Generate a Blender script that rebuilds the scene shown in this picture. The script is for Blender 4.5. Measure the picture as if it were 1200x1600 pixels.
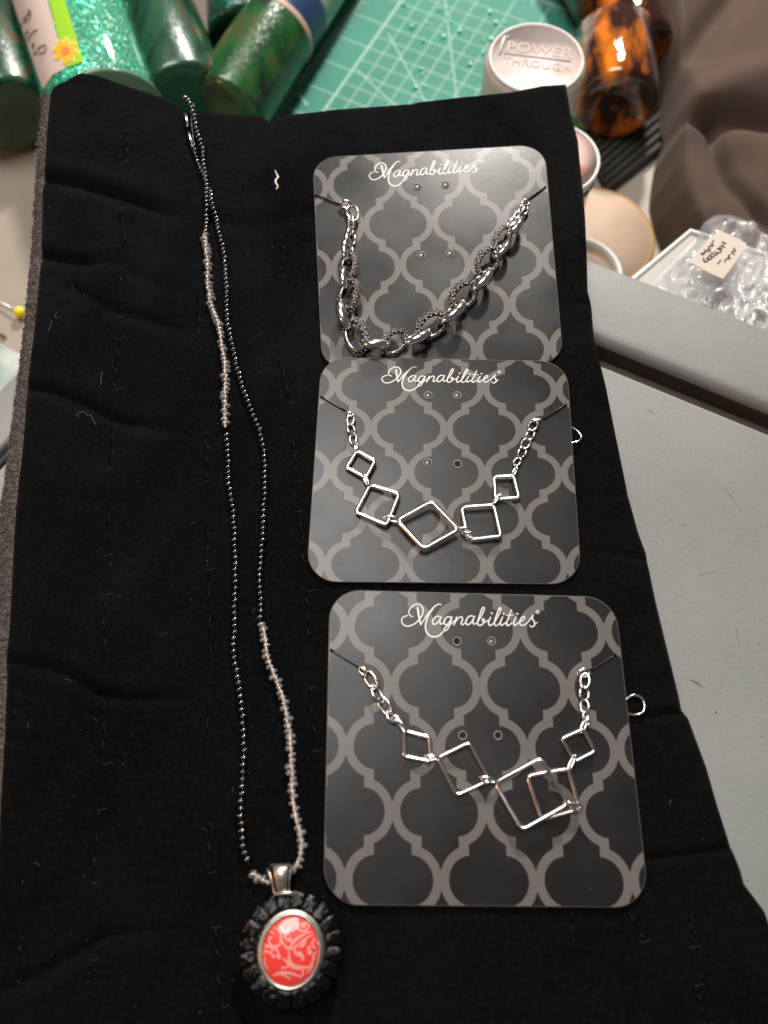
import bpy, math, random
import numpy as np
from mathutils import Vector, Matrix

rnd = random.Random(7)
scene = bpy.context.scene
for o in list(bpy.data.objects):
    bpy.data.objects.remove(o)
S = 0.01                        # everything below is written in centimetres
TH = math.radians(19.4)
DIST = 21.35
FPX = 1200.0

# ------------------------------------------------------------------ camera
cam_d = bpy.data.cameras.new('camera')
cam = bpy.data.objects.new('camera', cam_d)
scene.collection.objects.link(cam)
scene.camera = cam
CAM = Vector((0, -DIST * math.sin(TH), DIST * math.cos(TH)))
cam.location = CAM * S
cam.rotation_euler = (TH, 0, 0)
cam_d.sensor_fit = 'VERTICAL'
cam_d.sensor_height = 36
cam_d.sensor_width = 27
cam_d.lens = 27
cam_d.clip_start = 0.005
cam_d.clip_end = 20
cam_d.dof.use_dof = True
cam_d.dof.focus_distance = 22.3 * S
cam_d.dof.aperture_fstop = 9.0

# ------------------------------------------------------------------ world, lamp and added lights
world = bpy.data.worlds.new('World')
scene.world = world
world.use_nodes = True
wbg = world.node_tree.nodes['Background']
wbg.inputs[0].default_value = (0.76, 0.70, 0.69, 1)
wbg.inputs[1].default_value = 0.11


def area(name, loc, target, size, power, col):
    d = bpy.data.lights.new(name, 'AREA')
    d.shape = 'DISK'
    d.size = size * S
    d.energy = power
    d.color = col
    o = bpy.data.objects.new(name, d)
    scene.collection.objects.link(o)
    o.location = Vector(loc) * S
    v = Vector(target) - Vector(loc)
    o.rotation_euler = v.to_track_quat('-Z', 'Y').to_euler()
    return o


area('desk_lamp_light', (15, 88, 53), (1, 3, 0), 9, 11.6, (1.0, 0.94, 0.87))
area('added_overhead_light', (-30, 42, 150), (0, 0, 0), 88, 19.0, (1.0, 0.96, 0.92))  # unseen overhead disc, added for broad highlights on the metal links
area('added_warm_glint_light', (-60, -22, 26), (0, 0, 0), 10, 0.9, (1.0, 0.50, 0.22))  # unseen warm disc, added for orange glints on the links' left sides

scene.view_settings.view_transform = 'Standard'
scene.view_settings.look = 'None'
scene.view_settings.exposure = 0.0
scene.view_settings.gamma = 1.0

# ------------------------------------------------------------------ picture measurements to points
FW = (-CAM).normalized()
RT = Vector((1, 0, 0))
UP = RT.cross(FW)


def ray(px, py):
    return FW + RT * ((px - 600) / FPX) - UP * ((py - 800) / FPX)


def P(px, py, z=0.0):
    d = ray(px, py)
    return CAM + d * ((z - CAM.z) / d.z)


def px_cm(y, z=0.0):            # pixels per centimetre around picture row y
    return (P(600, y, z) - P(601, y, z)).length ** -1


# ------------------------------------------------------------------ object helpers
class MB:
    def __init__(self):
        self.v, self.f = [], []

    def add(self, vs, fs):
        b = len(self.v)
        self.v += [tuple(p) for p in vs]
        self.f += [tuple(b + i for i in f) for f in fs]
        return self

    def box(self, c, size, rot=None):
        c = Vector(c)
        hx, hy, hz = [s / 2 for s in size]
        vs = [Vector((x, y, z)) for x in (-hx, hx) for y in (-hy, hy) for z in (-hz, hz)]
        if rot:
            vs = [rot @ q for q in vs]
        return self.add([c + q for q in vs], [(0, 1, 3, 2), (4, 6, 7, 5), (0, 4, 5, 1), (2, 3, 7, 6), (0, 2, 6, 4), (1, 5, 7, 3)])

    def tube(self, pts, r, n=8, closed=False, caps=True):
        pts = [Vector(p) for p in pts]
        m = len(pts)
        rr = r if isinstance(r, (list, tuple)) else [r] * m
        vs, fs = [], []
        prev = None
        for i in range(m):
            if closed:
                t = pts[(i + 1) % m] - pts[i - 1]
            else:
                t = pts[min(i + 1, m - 1)] - pts[max(i - 1, 0)]
            if t.length < 1e-9:
                t = Vector((0, 0, 1))
            t.normalize()
            if prev is None:
                a = Vector((0, 0, 1)) if abs(t.z) < 0.9 else Vector((1, 0, 0))
                nrm = (a - t * a.dot(t)).normalized()
            else:
                nrm = prev - t * prev.dot(t)
                nrm = nrm.normalized() if nrm.length > 1e-6 else prev
            prev = nrm
            bi = t.cross(nrm)
            for k in range(n):
                a = 2 * math.pi * k / n
                vs.append(pts[i] + (nrm * math.cos(a) + bi * math.sin(a)) * rr[i])
        for i in range(m if closed else m - 1):
            j = (i + 1) % m
            for k in range(n):
                k2 = (k + 1) % n
                fs.append((i * n + k, i * n + k2, j * n + k2, j * n + k))
        if not closed and caps:
            fs.append(tuple(range(n))[::-1])
            fs.append(tuple(range((m - 1) * n, m * n)))
        return self.add(vs, fs)

    def lathe(self, prof, n=32, M=None, sx=1, sy=1, caps=True):
        """prof: list of (radius, z); swept round z"""
        vs, fs = [], []
        for r, z in prof:
            for k in range(n):
                a = 2 * math.pi * k / n
                q = Vector((r * sx * math.cos(a), r * sy * math.sin(a), z))
                vs.append(M @ q if M else q)
        for i in range(len(prof) - 1):
            for k in range(n):
                k2 = (k + 1) % n
                fs.append((i * n + k, i * n + k2, (i + 1) * n + k2, (i + 1) * n + k))
        if caps and prof[0][0] > 1e-6:
            fs.append(tuple(range(n))[::-1])
        if caps and prof[-1][0] > 1e-6:
            fs.append(tuple(range((len(prof) - 1) * n, len(prof) * n)))
        return self.add(vs, fs)

    def sphere(self, c, r, n=10, m=6, sc=(1, 1, 1), M=None):
        vs, fs = [], []
        c = Vector(c)
        for i in range(m + 1):
            th = math.pi * i / m
            for k in range(n):
                a = 2 * math.pi * k / n
                q = Vector((math.sin(th) * math.cos(a) * sc[0], math.sin(th) * math.sin(a) * sc[1], math.cos(th) * sc[2])) * r
                vs.append(c + (M @ q if M else q))
        for i in range(m):
            for k in range(n):
                k2 = (k + 1) % n
                if i == 0:
                    fs.append((k, n + k, n + k2))
                elif i == m - 1:
                    fs.append((i * n + k, (i + 1) * n + k, i * n + k2))
                else:
                    fs.append((i * n + k, (i + 1) * n + k, (i + 1) * n + k2, i * n + k2))
        return self.add(vs, fs)

    def poly(self, pts):
        return self.add(pts, [tuple(range(len(pts)))])

    def slab(self, top, thick):
        """a flat sheet with its underside: top = list of points going anticlockwise"""
        n = len(top)
        top = [Vector(p) for p in top]
        bot = [p - Vector((0, 0, thick)) for p in top]
        return self.add(top + bot, [tuple(range(n)), tuple(range(2 * n - 1, n - 1, -1))] +
                        [(i, i + n, (i + 1) % n + n, (i + 1) % n) for i in range(n)])

    def ribbon(self, pts, w, up=Vector((0, 0, 1)), lift=0.0, fn=None):
        """flat stroke of changing width; fn maps a point to the surface it is printed on"""
        pts = [Vector(p) for p in pts]
        ww = w if isinstance(w, (list, tuple)) else [w] * len(pts)
        vs, fs = [], []
        for i, p in enumerate(pts):
            t = (pts[min(i + 1, len(pts) - 1)] - pts[max(i - 1, 0)])
            t = t.normalized() if t.length > 1e-9 else Vector((1, 0, 0))
            s = up.cross(t).normalized() * ww[i] / 2
            for q in (p - s, p + s):
                q = q + up * lift
                vs.append(fn(q) if fn else q)
            if i:
                fs.append((2 * i - 2, 2 * i, 2 * i + 1, 2 * i - 1))
        return self.add(vs, fs)

    def build(self, name, mat, parent=None, smooth=True, kind=None, label=None, angle=None):
        org = Vector((0, 0, 0))
        if parent is not None:
            org = world_org(parent)
        elif self.v:
            a = np.array(self.v)
            org = Vector(((a[:, 0].min() + a[:, 0].max()) / 2, (a[:, 1].min() + a[:, 1].max()) / 2, a[:, 2].min()))
        me = bpy.data.meshes.new(name)
        me.from_pydata([((Vector(p) - org) * S)[:] for p in self.v], [], self.f)
        me.materials.append(mat)
        if smooth:
            me.polygons.foreach_set('use_smooth', [True] * len(me.polygons))
            if angle:
                me.set_sharp_from_angle(angle=math.radians(angle))
        me.update()
        o = bpy.data.objects.new(name, me)
        scene.collection.objects.link(o)
        if parent is not None:
            o.parent = parent
        else:
            o.location = org * S
        if kind:
            o['kind'] = kind
        if label:
            o['label'] = label
        return o


def world_org(o):
    v = Vector((0, 0, 0))
    while o is not None:
        v += Vector(o.location)
        o = o.parent
    return v / S


def tag(o, label, cat, group=None, kind=None):
    o['label'] = label
    o['category'] = cat
    if group:
        o['group'] = group
    if kind:
        o['kind'] = kind
    return o


def thing(name, loc, label, cat, group=None):
    o = bpy.data.objects.new(name, None)
    o.empty_display_size = 0.01
    scene.collection.objects.link(o)
    o.location = Vector(loc) * S
    return tag(o, label, cat, group)


def inst(src, name, parent, loc, rot=None, scale=None, org=None):
    """another piece sharing src's mesh; loc in cm"""
    o = bpy.data.objects.new(name, src if isinstance(src, bpy.types.Mesh) else src.data)
    scene.collection.objects.link(o)
    o.parent = parent
    o.location = (Vector(loc) - (org if org is not None else world_org(parent))) * S
    if rot is not None:
        o.rotation_mode = 'QUATERNION'
        o.rotation_quaternion = rot
    if scale is not None:
        o.scale = scale if hasattr(scale, '__len__') else (scale,) * 3
    return o


def spline(pts, sub=8, closed=False):
    pts = [Vector(p) if len(p) == 3 else Vector((p[0], p[1], 0)) for p in pts]
    n = len(pts)
    out = []
    for i in range(n if closed else n - 1):
        if closed:
            p0, p1, p2, p3 = pts[i - 1], pts[i], pts[(i + 1) % n], pts[(i + 2) % n]
        else:
            p0, p1, p2, p3 = pts[max(i - 1, 0)], pts[i], pts[i + 1], pts[min(i + 2, n - 1)]
        for k in range(sub):
            t = k / sub
            out.append(0.5 * ((2 * p1) + (p2 - p0) * t + (2 * p0 - 5 * p1 + 4 * p2 - p3) * t * t + (3 * p1 - p0 - 3 * p2 + p3) * t ** 3))
    if not closed:
        out.append(pts[-1])
    return out


def arclen(pts, step):
    """points every step along a polyline, with tangents"""
    out = []
    acc = 0.0
    nxt = 0.0
    for a, b in zip(pts, pts[1:]):
        L = (b - a).length
        if L < 1e-9:
            continue
        while nxt <= acc + L:
            out.append((a + (b - a) * ((nxt - acc) / L), (b - a).normalized()))
            nxt += step
        acc += L
    return out


def interp(poly, x, axis=1):
    """value of a pixel polyline at coordinate x"""
    a = np.array(poly, float)
    return np.interp(x, a[:, axis], a[:, 1 - axis])


# ------------------------------------------------------------------ materials
def mat(name, col=(0.5, 0.5, 0.5), rough=0.5, metal=0.0, **kw):
    m = bpy.data.materials.new(name)
    m.use_nodes = True
    nt = m.node_tree
    b = nt.nodes['Principled BSDF']
    b.inputs['Base Color'].default_value = (*col, 1)
    b.inputs['Roughness'].default_value = rough
    b.inputs['Metallic'].default_value = metal
    for k, v in kw.items():
        b.inputs[k.replace('_', ' ')].default_value = v
    return m


def nodes(m):
    return m.node_tree, m.node_tree.nodes['Principled BSDF']


def noise_col(m, c1, c2, scale, detail=4, lo=0.35, hi=0.65, kind='noise', dims=None):
    nt, b = nodes(m)
    tc = nt.nodes.new('ShaderNodeTexCoord')
    mp = nt.nodes.new('ShaderNodeMapping')
    if dims:
        mp.inputs['Scale'].default_value = dims
    nt.links.new(tc.outputs['Object'], mp.inputs[0])
    if kind == 'noise':
        t = nt.nodes.new('ShaderNodeTexNoise')
        t.inputs['Detail'].default_value = detail
        out = t.outputs['Fac']
    else:
        t = nt.nodes.new('ShaderNodeTexVoronoi')
        out = t.outputs['Distance']
    t.inputs['Scale'].default_value = scale
    nt.links.new(mp.outputs[0], t.inputs['Vector'])
    r = nt.nodes.new('ShaderNodeValToRGB')
    r.color_ramp.elements[0].position = lo
    r.color_ramp.elements[1].position = hi
    r.color_ramp.elements[0].color = (*c1, 1)
    r.color_ramp.elements[1].color = (*c2, 1)
    nt.links.new(out, r.inputs[0])
    nt.links.new(r.outputs[0], b.inputs['Base Color'])
    return t, mp


def bump(m, scale, strength, dist=0.0005, detail=4, kind='noise'):
    nt, b = nodes(m)
    tc = nt.nodes.new('ShaderNodeTexCoord')
    if kind == 'noise':
        t = nt.nodes.new('ShaderNodeTexNoise')
        t.inputs['Detail'].default_value = detail
        out = t.outputs['Fac']
    else:
        t = nt.nodes.new('ShaderNodeTexVoronoi')
        out = t.outputs['Distance']
    t.inputs['Scale'].default_value = scale
    nt.links.new(tc.outputs['Object'], t.inputs['Vector'])
    bp_ = nt.nodes.new('ShaderNodeBump')
    bp_.inputs['Strength'].default_value = strength
    bp_.inputs['Distance'].default_value = dist
    nt.links.new(out, bp_.inputs['Height'])
    nt.links.new(bp_.outputs[0], b.inputs['Normal'])
    return m


M = {}
M['velvet'] = mat('black_velvet', (0.008, 0.008, 0.009), 0.95, Sheen_Weight=0.008, Sheen_Roughness=0.6, Specular_IOR_Level=0.03)
noise_col(M['velvet'], (0.0018, 0.0019, 0.0025), (0.0044, 0.0042, 0.0046), 900, 9, 0.34, 0.70)
_nt, _b = nodes(M['velvet'])
_tc = _nt.nodes.new('ShaderNodeTexCoord')
_no = _nt.nodes.new('ShaderNodeTexNoise')
_no.inputs['Scale'].default_value = 38
_no.inputs['Detail'].default_value = 5
_mr = _nt.nodes.new('ShaderNodeMapRange')
_mr.inputs['From Min'].default_value = 0.35
_mr.inputs['From Max'].default_value = 0.68
_mr.inputs['To Min'].default_value = 0.0
_mr.inputs['To Max'].default_value = 0.03
_nt.links.new(_tc.outputs['Object'], _no.inputs['Vector'])
_nt.links.new(_no.outputs['Fac'], _mr.inputs['Value'])
_nt.links.new(_mr.outputs[0], _b.inputs['Sheen Weight'])
bump(M['velvet'], 2600, 0.5, 0.0003, 3)
M['slit'] = mat('velvet_lit_cut_edge', (0.014, 0.0135, 0.0135), 0.9, Sheen_Weight=0.05)  # lighter grey paints the lit edge of each cut
M['slit_shade'] = mat('velvet_slit_shade', (0.002, 0.002, 0.002), 1.0, Specular_IOR_Level=0.0)  # near-black ribbon colour standing in for the shade inside the cut
M['foam'] = mat('foam', (0.12, 0.10, 0.09), 0.9)
noise_col(M['foam'], (0.045, 0.037, 0.033), (0.17, 0.145, 0.13), 1500, 6, 0.35, 0.68)
bump(M['foam'], 1800, 1.0, 0.0012, 3)
M['fuzz'] = mat('foam_fuzz', (0.22, 0.2, 0.19), 0.7)
M['lint'] = mat('lint', (0.12, 0.115, 0.11), 0.8)
M['thread'] = mat('white_thread', (0.72, 0.70, 0.64), 0.7)
M['card'] = mat('card_light_print', (0.128, 0.120, 0.113), 0.31, Specular_IOR_Level=0.42)
bump(M['card'], 700, 0.025, 0.0004, 4)
M['cell'] = mat('card_dark_print', (0.0105, 0.0085, 0.0085), 0.31, Specular_IOR_Level=0.42)
bump(M['cell'], 700, 0.025, 0.0004, 4)
def rough_var(m, lo, hi, scale, dims=None):
    nt, b = nodes(m)
    tc = nt.nodes.new('ShaderNodeTexCoord')
    no = nt.nodes.new('ShaderNodeTexNoise')
    no.inputs['Scale'].default_value = scale
    no.inputs['Detail'].default_value = 7
    mr = nt.nodes.new('ShaderNodeMapRange')
    mr.inputs['From Min'].default_value = 0.3
    mr.inputs['From Max'].default_value = 0.7
    mr.inputs['To Min'].default_value = lo
    mr.inputs['To Max'].default_value = hi
    nt.links.new(tc.outputs['Object'], no.inputs['Vector'])
    nt.links.new(no.outputs['Fac'], mr.inputs['Value'])
    nt.links.new(mr.outputs[0], b.inputs['Roughness'])


rough_var(M['card'], 0.26, 0.37, 45)
rough_var(M['cell'], 0.26, 0.37, 45)
M['card_edge'] = mat('card_cut_edge', (0.09, 0.085, 0.08), 0.7)
M['print'] = mat('white_lettering', (0.78, 0.76, 0.72), 0.5)
M['hole'] = mat('punched_hole_inside', (0.004, 0.004, 0.004), 0.9)
M['hole_rim'] = mat('punched_hole_rim', (0.25, 0.24, 0.23), 0.35)
M['cord'] = mat('black_elastic_cord', (0.006, 0.006, 0.006), 0.3)
M['silver'] = mat('polished_silver', (0.93, 0.90, 0.88), 0.17, 1.0)
bump(M['silver'], 500, 0.10, 0.0003, 2)
M['silver_old'] = mat('aged_silver', (0.62, 0.58, 0.53), 0.38, 1.0)
bump(M['silver_old'], 900, 0.2, 0.0003, 3)
M['silver_dark'] = mat('oxidised_silver', (0.03, 0.028, 0.026), 0.45, 0.7)
M['rose'] = mat('rose_tinted_silver', (0.93, 0.78, 0.72), 0.2, 1.0)
M['jet'] = mat('black_glass_bead', (0.002, 0.002, 0.003), 0.12, IOR=2.2, Coat_Weight=0.7, Coat_Roughness=0.2)
M['clear'] = mat('clear_glass_bead', (0.88, 0.82, 0.78), 0.05, Transmission_Weight=0.80, IOR=1.45, Coat_Weight=1.0)
M['core'] = mat('silver_bead_lining', (0.90, 0.80, 0.73), 0.4, 1.0)
M['resin'] = mat('black_carved_resin', (0.0015, 0.0015, 0.0015), 0.24, Specular_IOR_Level=0.4)
bump(M['resin'], 700, 0.55, 0.0008, 5)
M['red'] = mat('red_enamel', (0.80, 0.045, 0.035), 0.3, Coat_Weight=1.0, Coat_Roughness=0.04)
M['pink'] = mat('pale_pink_print', (0.80, 0.33, 0.29), 0.35, Coat_Weight=1.0, Coat_Roughness=0.04)
M['grey'] = mat('grey_plastic', (0.27, 0.27, 0.255), 0.5)
noise_col(M['grey'], (0.235, 0.235, 0.225), (0.285, 0.285, 0.272), 14, 8, 0.3, 0.7)
bump(M['grey'], 900, 0.22, 0.0004, 5)
rough_var(M['grey'], 0.38, 0.62, 25)
M['groove'] = mat('dark_brown_groove', (0.085, 0.058, 0.048), 0.6)
M['blackrub'] = mat('black_rubber', (0.015, 0.015, 0.017), 0.5)
M['table'] = mat('beige_table', (0.42, 0.36, 0.30), 0.55)
noise_col(M['table'], (0.29, 0.245, 0.195), (0.40, 0.35, 0.29), 9, 5, 0.3, 0.7)
M['mat'] = mat('green_mat', (0.045, 0.28, 0.20), 0.6, Specular_IOR_Level=0.2)
noise_col(M['mat'], (0.032, 0.19, 0.135), (0.048, 0.235, 0.175), 18, 5, 0.3, 0.7)
M['matline'] = mat('pale_printed_line', (0.32, 0.50, 0.42), 0.8, Specular_IOR_Level=0.15)
M['frost'] = mat('frosted_plastic', (0.80, 0.70, 0.66), 0.32, Transmission_Weight=0.25, Subsurface_Weight=0.0)
M['lidtop'] = mat('frosted_lid_top', (0.62, 0.56, 0.53), 0.5, Specular_IOR_Level=0.2)
noise_col(M['lidtop'], (0.74, 0.68, 0.65), (0.66, 0.42, 0.37), 90, 3, 0.52, 0.78)
M['emboss'] = mat('raised_lid_lettering', (0.50, 0.42, 0.38), 0.6, Specular_IOR_Level=0.15)
M['emboss_hi'] = mat('glossy_raised_letter_face', (0.85, 0.78, 0.72), 0.15)
M['pinkjar'] = mat('pink_tinted_jar', (0.72, 0.48, 0.42), 0.22)
noise_col(M['pinkjar'], (0.70, 0.50, 0.45), (0.72, 0.20, 0.12), 110, 2, 0.60, 0.72)
M['white'] = mat('white_plastic', (0.75, 0.72, 0.68), 0.35)
M['ink'] = mat('dark_ink', (0.03, 0.028, 0.03), 0.6)
M['paper'] = mat('label_paper', (0.62, 0.50, 0.44), 0.6)
M['lime'] = mat('lime_green_print', (0.30, 0.56, 0.02), 0.45)
M['yellow'] = mat('yellow_print', (0.86, 0.44, 0.02), 0.5)
M['yellow_edge'] = mat('pale_yellow_print_edge', (0.86, 0.68, 0.28), 0.5)
M['coral'] = mat('coral_print', (0.85, 0.22, 0.07), 0.5)
M['pinhead'] = mat('yellow_pin_head', (0.90, 0.66, 0.03), 0.25)
M['wood'] = mat('pale_cut_wood', (0.50, 0.37, 0.27), 0.6)
noise_col(M['wood'], (0.44, 0.31, 0.22), (0.56, 0.42, 0.31), 30, 4, 0.3, 0.7)
M['bark'] = mat('tan_bark', (0.40, 0.23, 0.09), 0.75)
bump(M['bark'], 400, 0.6, 0.001)
M['cloth'] = mat('taupe_cloth', (0.088, 0.060, 0.046), 0.9, Specular_IOR_Level=0.08, Sheen_Weight=0.05)
bump(M['cloth'], 1500, 0.25, 0.0003)
M['darkcloth'] = mat('dark_ribbed_cloth', (0.030, 0.026, 0.022), 0.7)
M['capgrey'] = mat('dark_cap_plastic', (0.06, 0.045, 0.04), 0.35)


def glitter(name, c_dark, c_bright, rough=0.25, dens=0.5, scale=900, coat=0.6, thr=0.42, nrm=0.9):
    m = mat(name, c_dark, rough, 0.0, Coat_Weight=coat, Coat_Roughness=0.05)
    nt, b = nodes(m)
    tc = nt.nodes.new('ShaderNodeTexCoord')
    vo = nt.nodes.new('ShaderNodeTexVoronoi')
    vo.inputs['Scale'].default_value = scale
    nt.links.new(tc.outputs['Object'], vo.inputs['Vector'])
    sep = nt.nodes.new('ShaderNodeSeparateColor')
    nt.links.new(vo.outputs['Color'], sep.inputs[0])
    no = nt.nodes.new('ShaderNodeTexNoise')
    no.inputs['Scale'].default_value = 60
    no.inputs['Detail'].default_value = 6
    nt.links.new(tc.outputs['Object'], no.inputs['Vector'])
    mul = nt.nodes.new('ShaderNodeMath')
    mul.operation = 'MULTIPLY'
    nt.links.new(sep.outputs[0], mul.inputs[0])
    nt.links.new(no.outputs['Fac'], mul.inputs[1])
    r = nt.nodes.new('ShaderNodeValToRGB')
    r.color_ramp.elements[0].position = 0.55 * (1 - dens)
    r.color_ramp.elements[0].color = (*c_dark, 1)
    r.color_ramp.elements[1].position = 0.75 - 0.3 * dens
    r.color_ramp.elements[1].color = (*c_bright, 1)
    nt.links.new(mul.outputs[0], r.inputs[0])
    nt.links.new(r.outputs[0], b.inputs['Base Color'])
    mt = nt.nodes.new('ShaderNodeMath')
    mt.operation = 'GREATER_THAN'
    mt.inputs[1].default_value = thr
    nt.links.new(mul.outputs[0], mt.inputs[0])
    nt.links.new(mt.outputs[0], b.inputs['Metallic'])
    # every flake gets a normal of its own
    geo = nt.nodes.new('ShaderNodeNewGeometry')
    sub = nt.nodes.new('ShaderNodeVectorMath')
    sub.operation = 'SUBTRACT'
    sub.inputs[1].default_value = (0.5, 0.5, 0.5)
    nt.links.new(vo.outputs['Color'], sub.inputs[0])
    sc = nt.nodes.new('ShaderNodeVectorMath')
    sc.operation = 'SCALE'
    sc.inputs['Scale'].default_value = nrm
    nt.links.new(sub.outputs[0], sc.inputs[0])
    ad = nt.nodes.new('ShaderNodeVectorMath')
    ad.operation = 'ADD'
    nt.links.new(geo.outputs['Normal'], ad.inputs[0])
    nt.links.new(sc.outputs[0], ad.inputs[1])
    nm = nt.nodes.new('ShaderNodeVectorMath')
    nm.operation = 'NORMALIZE'
    nt.links.new(ad.outputs[0], nm.inputs[0])
    nt.links.new(nm.outputs[0], b.inputs['Normal'])
    return m


M['glit_bright'] = glitter('bright_green_glitter', (0.02, 0.22, 0.12), (0.10, 0.75, 0.45), 0.3, 0.75, 1700)
M['glit_dark'] = glitter('dark_green_glitter', (0.003, 0.014, 0.008), (0.012, 0.10, 0.05), 0.3, 0.15, 1500, thr=0.9, nrm=0.12)
M['glit_mid'] = glitter('mid_green_glitter', (0.006, 0.06, 0.035), (0.04, 0.38, 0.22), 0.3, 0.35, 1500, nrm=0.5)
M['glit_grass'] = glitter('grass_green_glitter', (0.005, 0.028, 0.006), (0.03, 0.17, 0.03), 0.3, 0.25, 1500, thr=0.7, nrm=0.25)
for _k, _c1, _c2, _c3 in (('glit_dark', (0.001, 0.010, 0.006), (0.006, 0.075, 0.034), (0.10, 0.045, 0.02)), ('glit_grass', (0.003, 0.022, 0.008), (0.011, 0.095, 0.02), (0.06, 0.075, 0.025))):  # streaks paint reflections and refraction into the bottle colour
    _nt, _b = nodes(M[_k])
    _tc = _nt.nodes.new('ShaderNodeTexCoord')
    _mp = _nt.nodes.new('ShaderNodeMapping')
    _mp.inputs['Scale'].default_value = (1.0, 0.35, 1.0)
    _no = _nt.nodes.new('ShaderNodeTexNoise')
    _no.inputs['Scale'].default_value = 75
    _no.inputs['Detail'].default_value = 5
    _no.inputs['Distortion'].default_value = 1.1
    _r = _nt.nodes.new('ShaderNodeValToRGB')
    _r.color_ramp.elements[0].position = 0.32
    _r.color_ramp.elements[0].color = (*_c1, 1)
    _r.color_ramp.elements[1].position = 0.56
    _r.color_ramp.elements[1].color = (*_c2, 1)
    _e = _r.color_ramp.elements.new(0.70)
    _e.color = (*_c3, 1)
    _nt.links.new(_tc.outputs['Object'], _mp.inputs[0])
    _nt.links.new(_mp.outputs[0], _no.inputs['Vector'])
    _nt.links.new(_no.outputs['Fac'], _r.inputs[0])
    _nt.links.new(_r.outputs[0], _b.inputs['Base Color'])
M['amber'] = mat('amber_glass_painted_glow', (0.05, 0.01, 0.004), 0.08, Coat_Weight=1.0)
noise_col(M['amber'], (0.030, 0.009, 0.005), (0.85, 0.22, 0.012), 52, 3, 0.46, 0.66, dims=(1.6, 0.55, 1))  # orange patches paint light shining through the dark glass
M['amber_dark'] = mat('dark_amber_glass', (0.10, 0.018, 0.006), 0.08, Coat_Weight=1.0)
bump(M['amber'], 60, 0.5, 0.004)
M['gem'] = mat('green_rhinestone', (0.02, 0.50, 0.30), 0.35, 0.0)
M['bag'] = mat('clear_bag_film', (0.80, 0.80, 0.82), 0.14, Specular_IOR_Level=1.0, Coat_Weight=1.0, Coat_Roughness=0.06)
bump(M['bag'], 70, 0.8, 0.004, 6)
_nt, _b = nodes(M['bag'])
_tr = _nt.nodes.new('ShaderNodeBsdfTransparent')
_tr.inputs[0].default_value = (0.93, 0.94, 0.96, 1)
_mx = _nt.nodes.new('ShaderNodeMixShader')
_mx.inputs[0].default_value = 0.34
_nt.links.new(_tr.outputs[0], _mx.inputs[1])
_nt.links.new(_b.outputs[0], _mx.inputs[2])
_nt.links.new(_mx.outputs[0], _nt.nodes['Material Output'].inputs[0])
M['picture'] = mat('pale_floral_print', (0.5, 0.55, 0.52), 0.4)
noise_col(M['picture'], (0.20, 0.30, 0.28), (0.62, 0.66, 0.60), 55, 4, 0.35, 0.6)

# ================================================================== SETTING
ZT = -9.0        # craft table
ZS = -1.3        # grey tray top
tb = MB()
tb.slab([(-90, -60, ZT), (90, -60, ZT), (90, 110, ZT), (-90, 110, ZT)], 2.0)
o = tb.build('table_top', M['table'], smooth=False, kind='structure')
o['label'] = 'beige table top around and behind the grey tray'

# grey tray / lid: raised rim, dark groove, inner panel
d1 = Vector((math.cos(math.radians(-26)), math.sin(math.radians(-26)), 0))
d2 = Vector((math.cos(math.radians(234)), math.sin(math.radians(234)), 0))
pr = Vector((6.9, 9.43, 0))
pl = Vector((-12.05, 4.57, 0))


def corner(offr, offl):
    """rim lines moved inward by the given distances, meeting in a rounded corner"""
    n1 = Vector((d1.y, -d1.x, 0))
    n1 = n1 if n1.y < 0 else -n1
    n2 = Vector((-d2.y, d2.x, 0))
    n2 = n2 if n2.x > 0 else -n2
    a = pr + n1 * offr
    b = pl + n2 * offl
    # a + d1 t = b + d2 s
    A = np.array([[d1.x, -d2.x], [d1.y, -d2.y]])
    t, s = np.linalg.solve(A, [b.x - a.x, b.y - a.y])
    c = a + d1 * t
    return c, n1, n2


def tray_outline(offr, offl, rad, z):
    c, n1, n2 = corner(offr, offl)
    p1, p2 = c + d1 * rad, c + d2 * rad
    arc = []
    for k in range(13):
        t = k / 12
        arc.append((p2 * (1 - t) ** 2 + c * 2 * t * (1 - t) + p1 * t * t))
    pts = [c + d2 * 60] + arc + [c + d1 * 60]
    return [Vector((p.x, p.y, z)) for p in pts]


def strip(mb, A, B):
    n = len(A)
    if len(mb.v) >= n and all((Vector(mb.v[len(mb.v) - n + i]) - B[i]).length < 1e-6 for i in range(n)):
        b = len(mb.v) - n          # goes on from the row before, sharing its points so that the edge shades round
        mb.v += [tuple(p) for p in A]
        mb.f += [(b + n + i, b + n + i + 1, b + i + 1, b + i) for i in range(n - 1)]
    else:
        mb.add(list(B) + list(A), [(n + i, n + i + 1, i + 1, i) for i in range(n - 1)])


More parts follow.
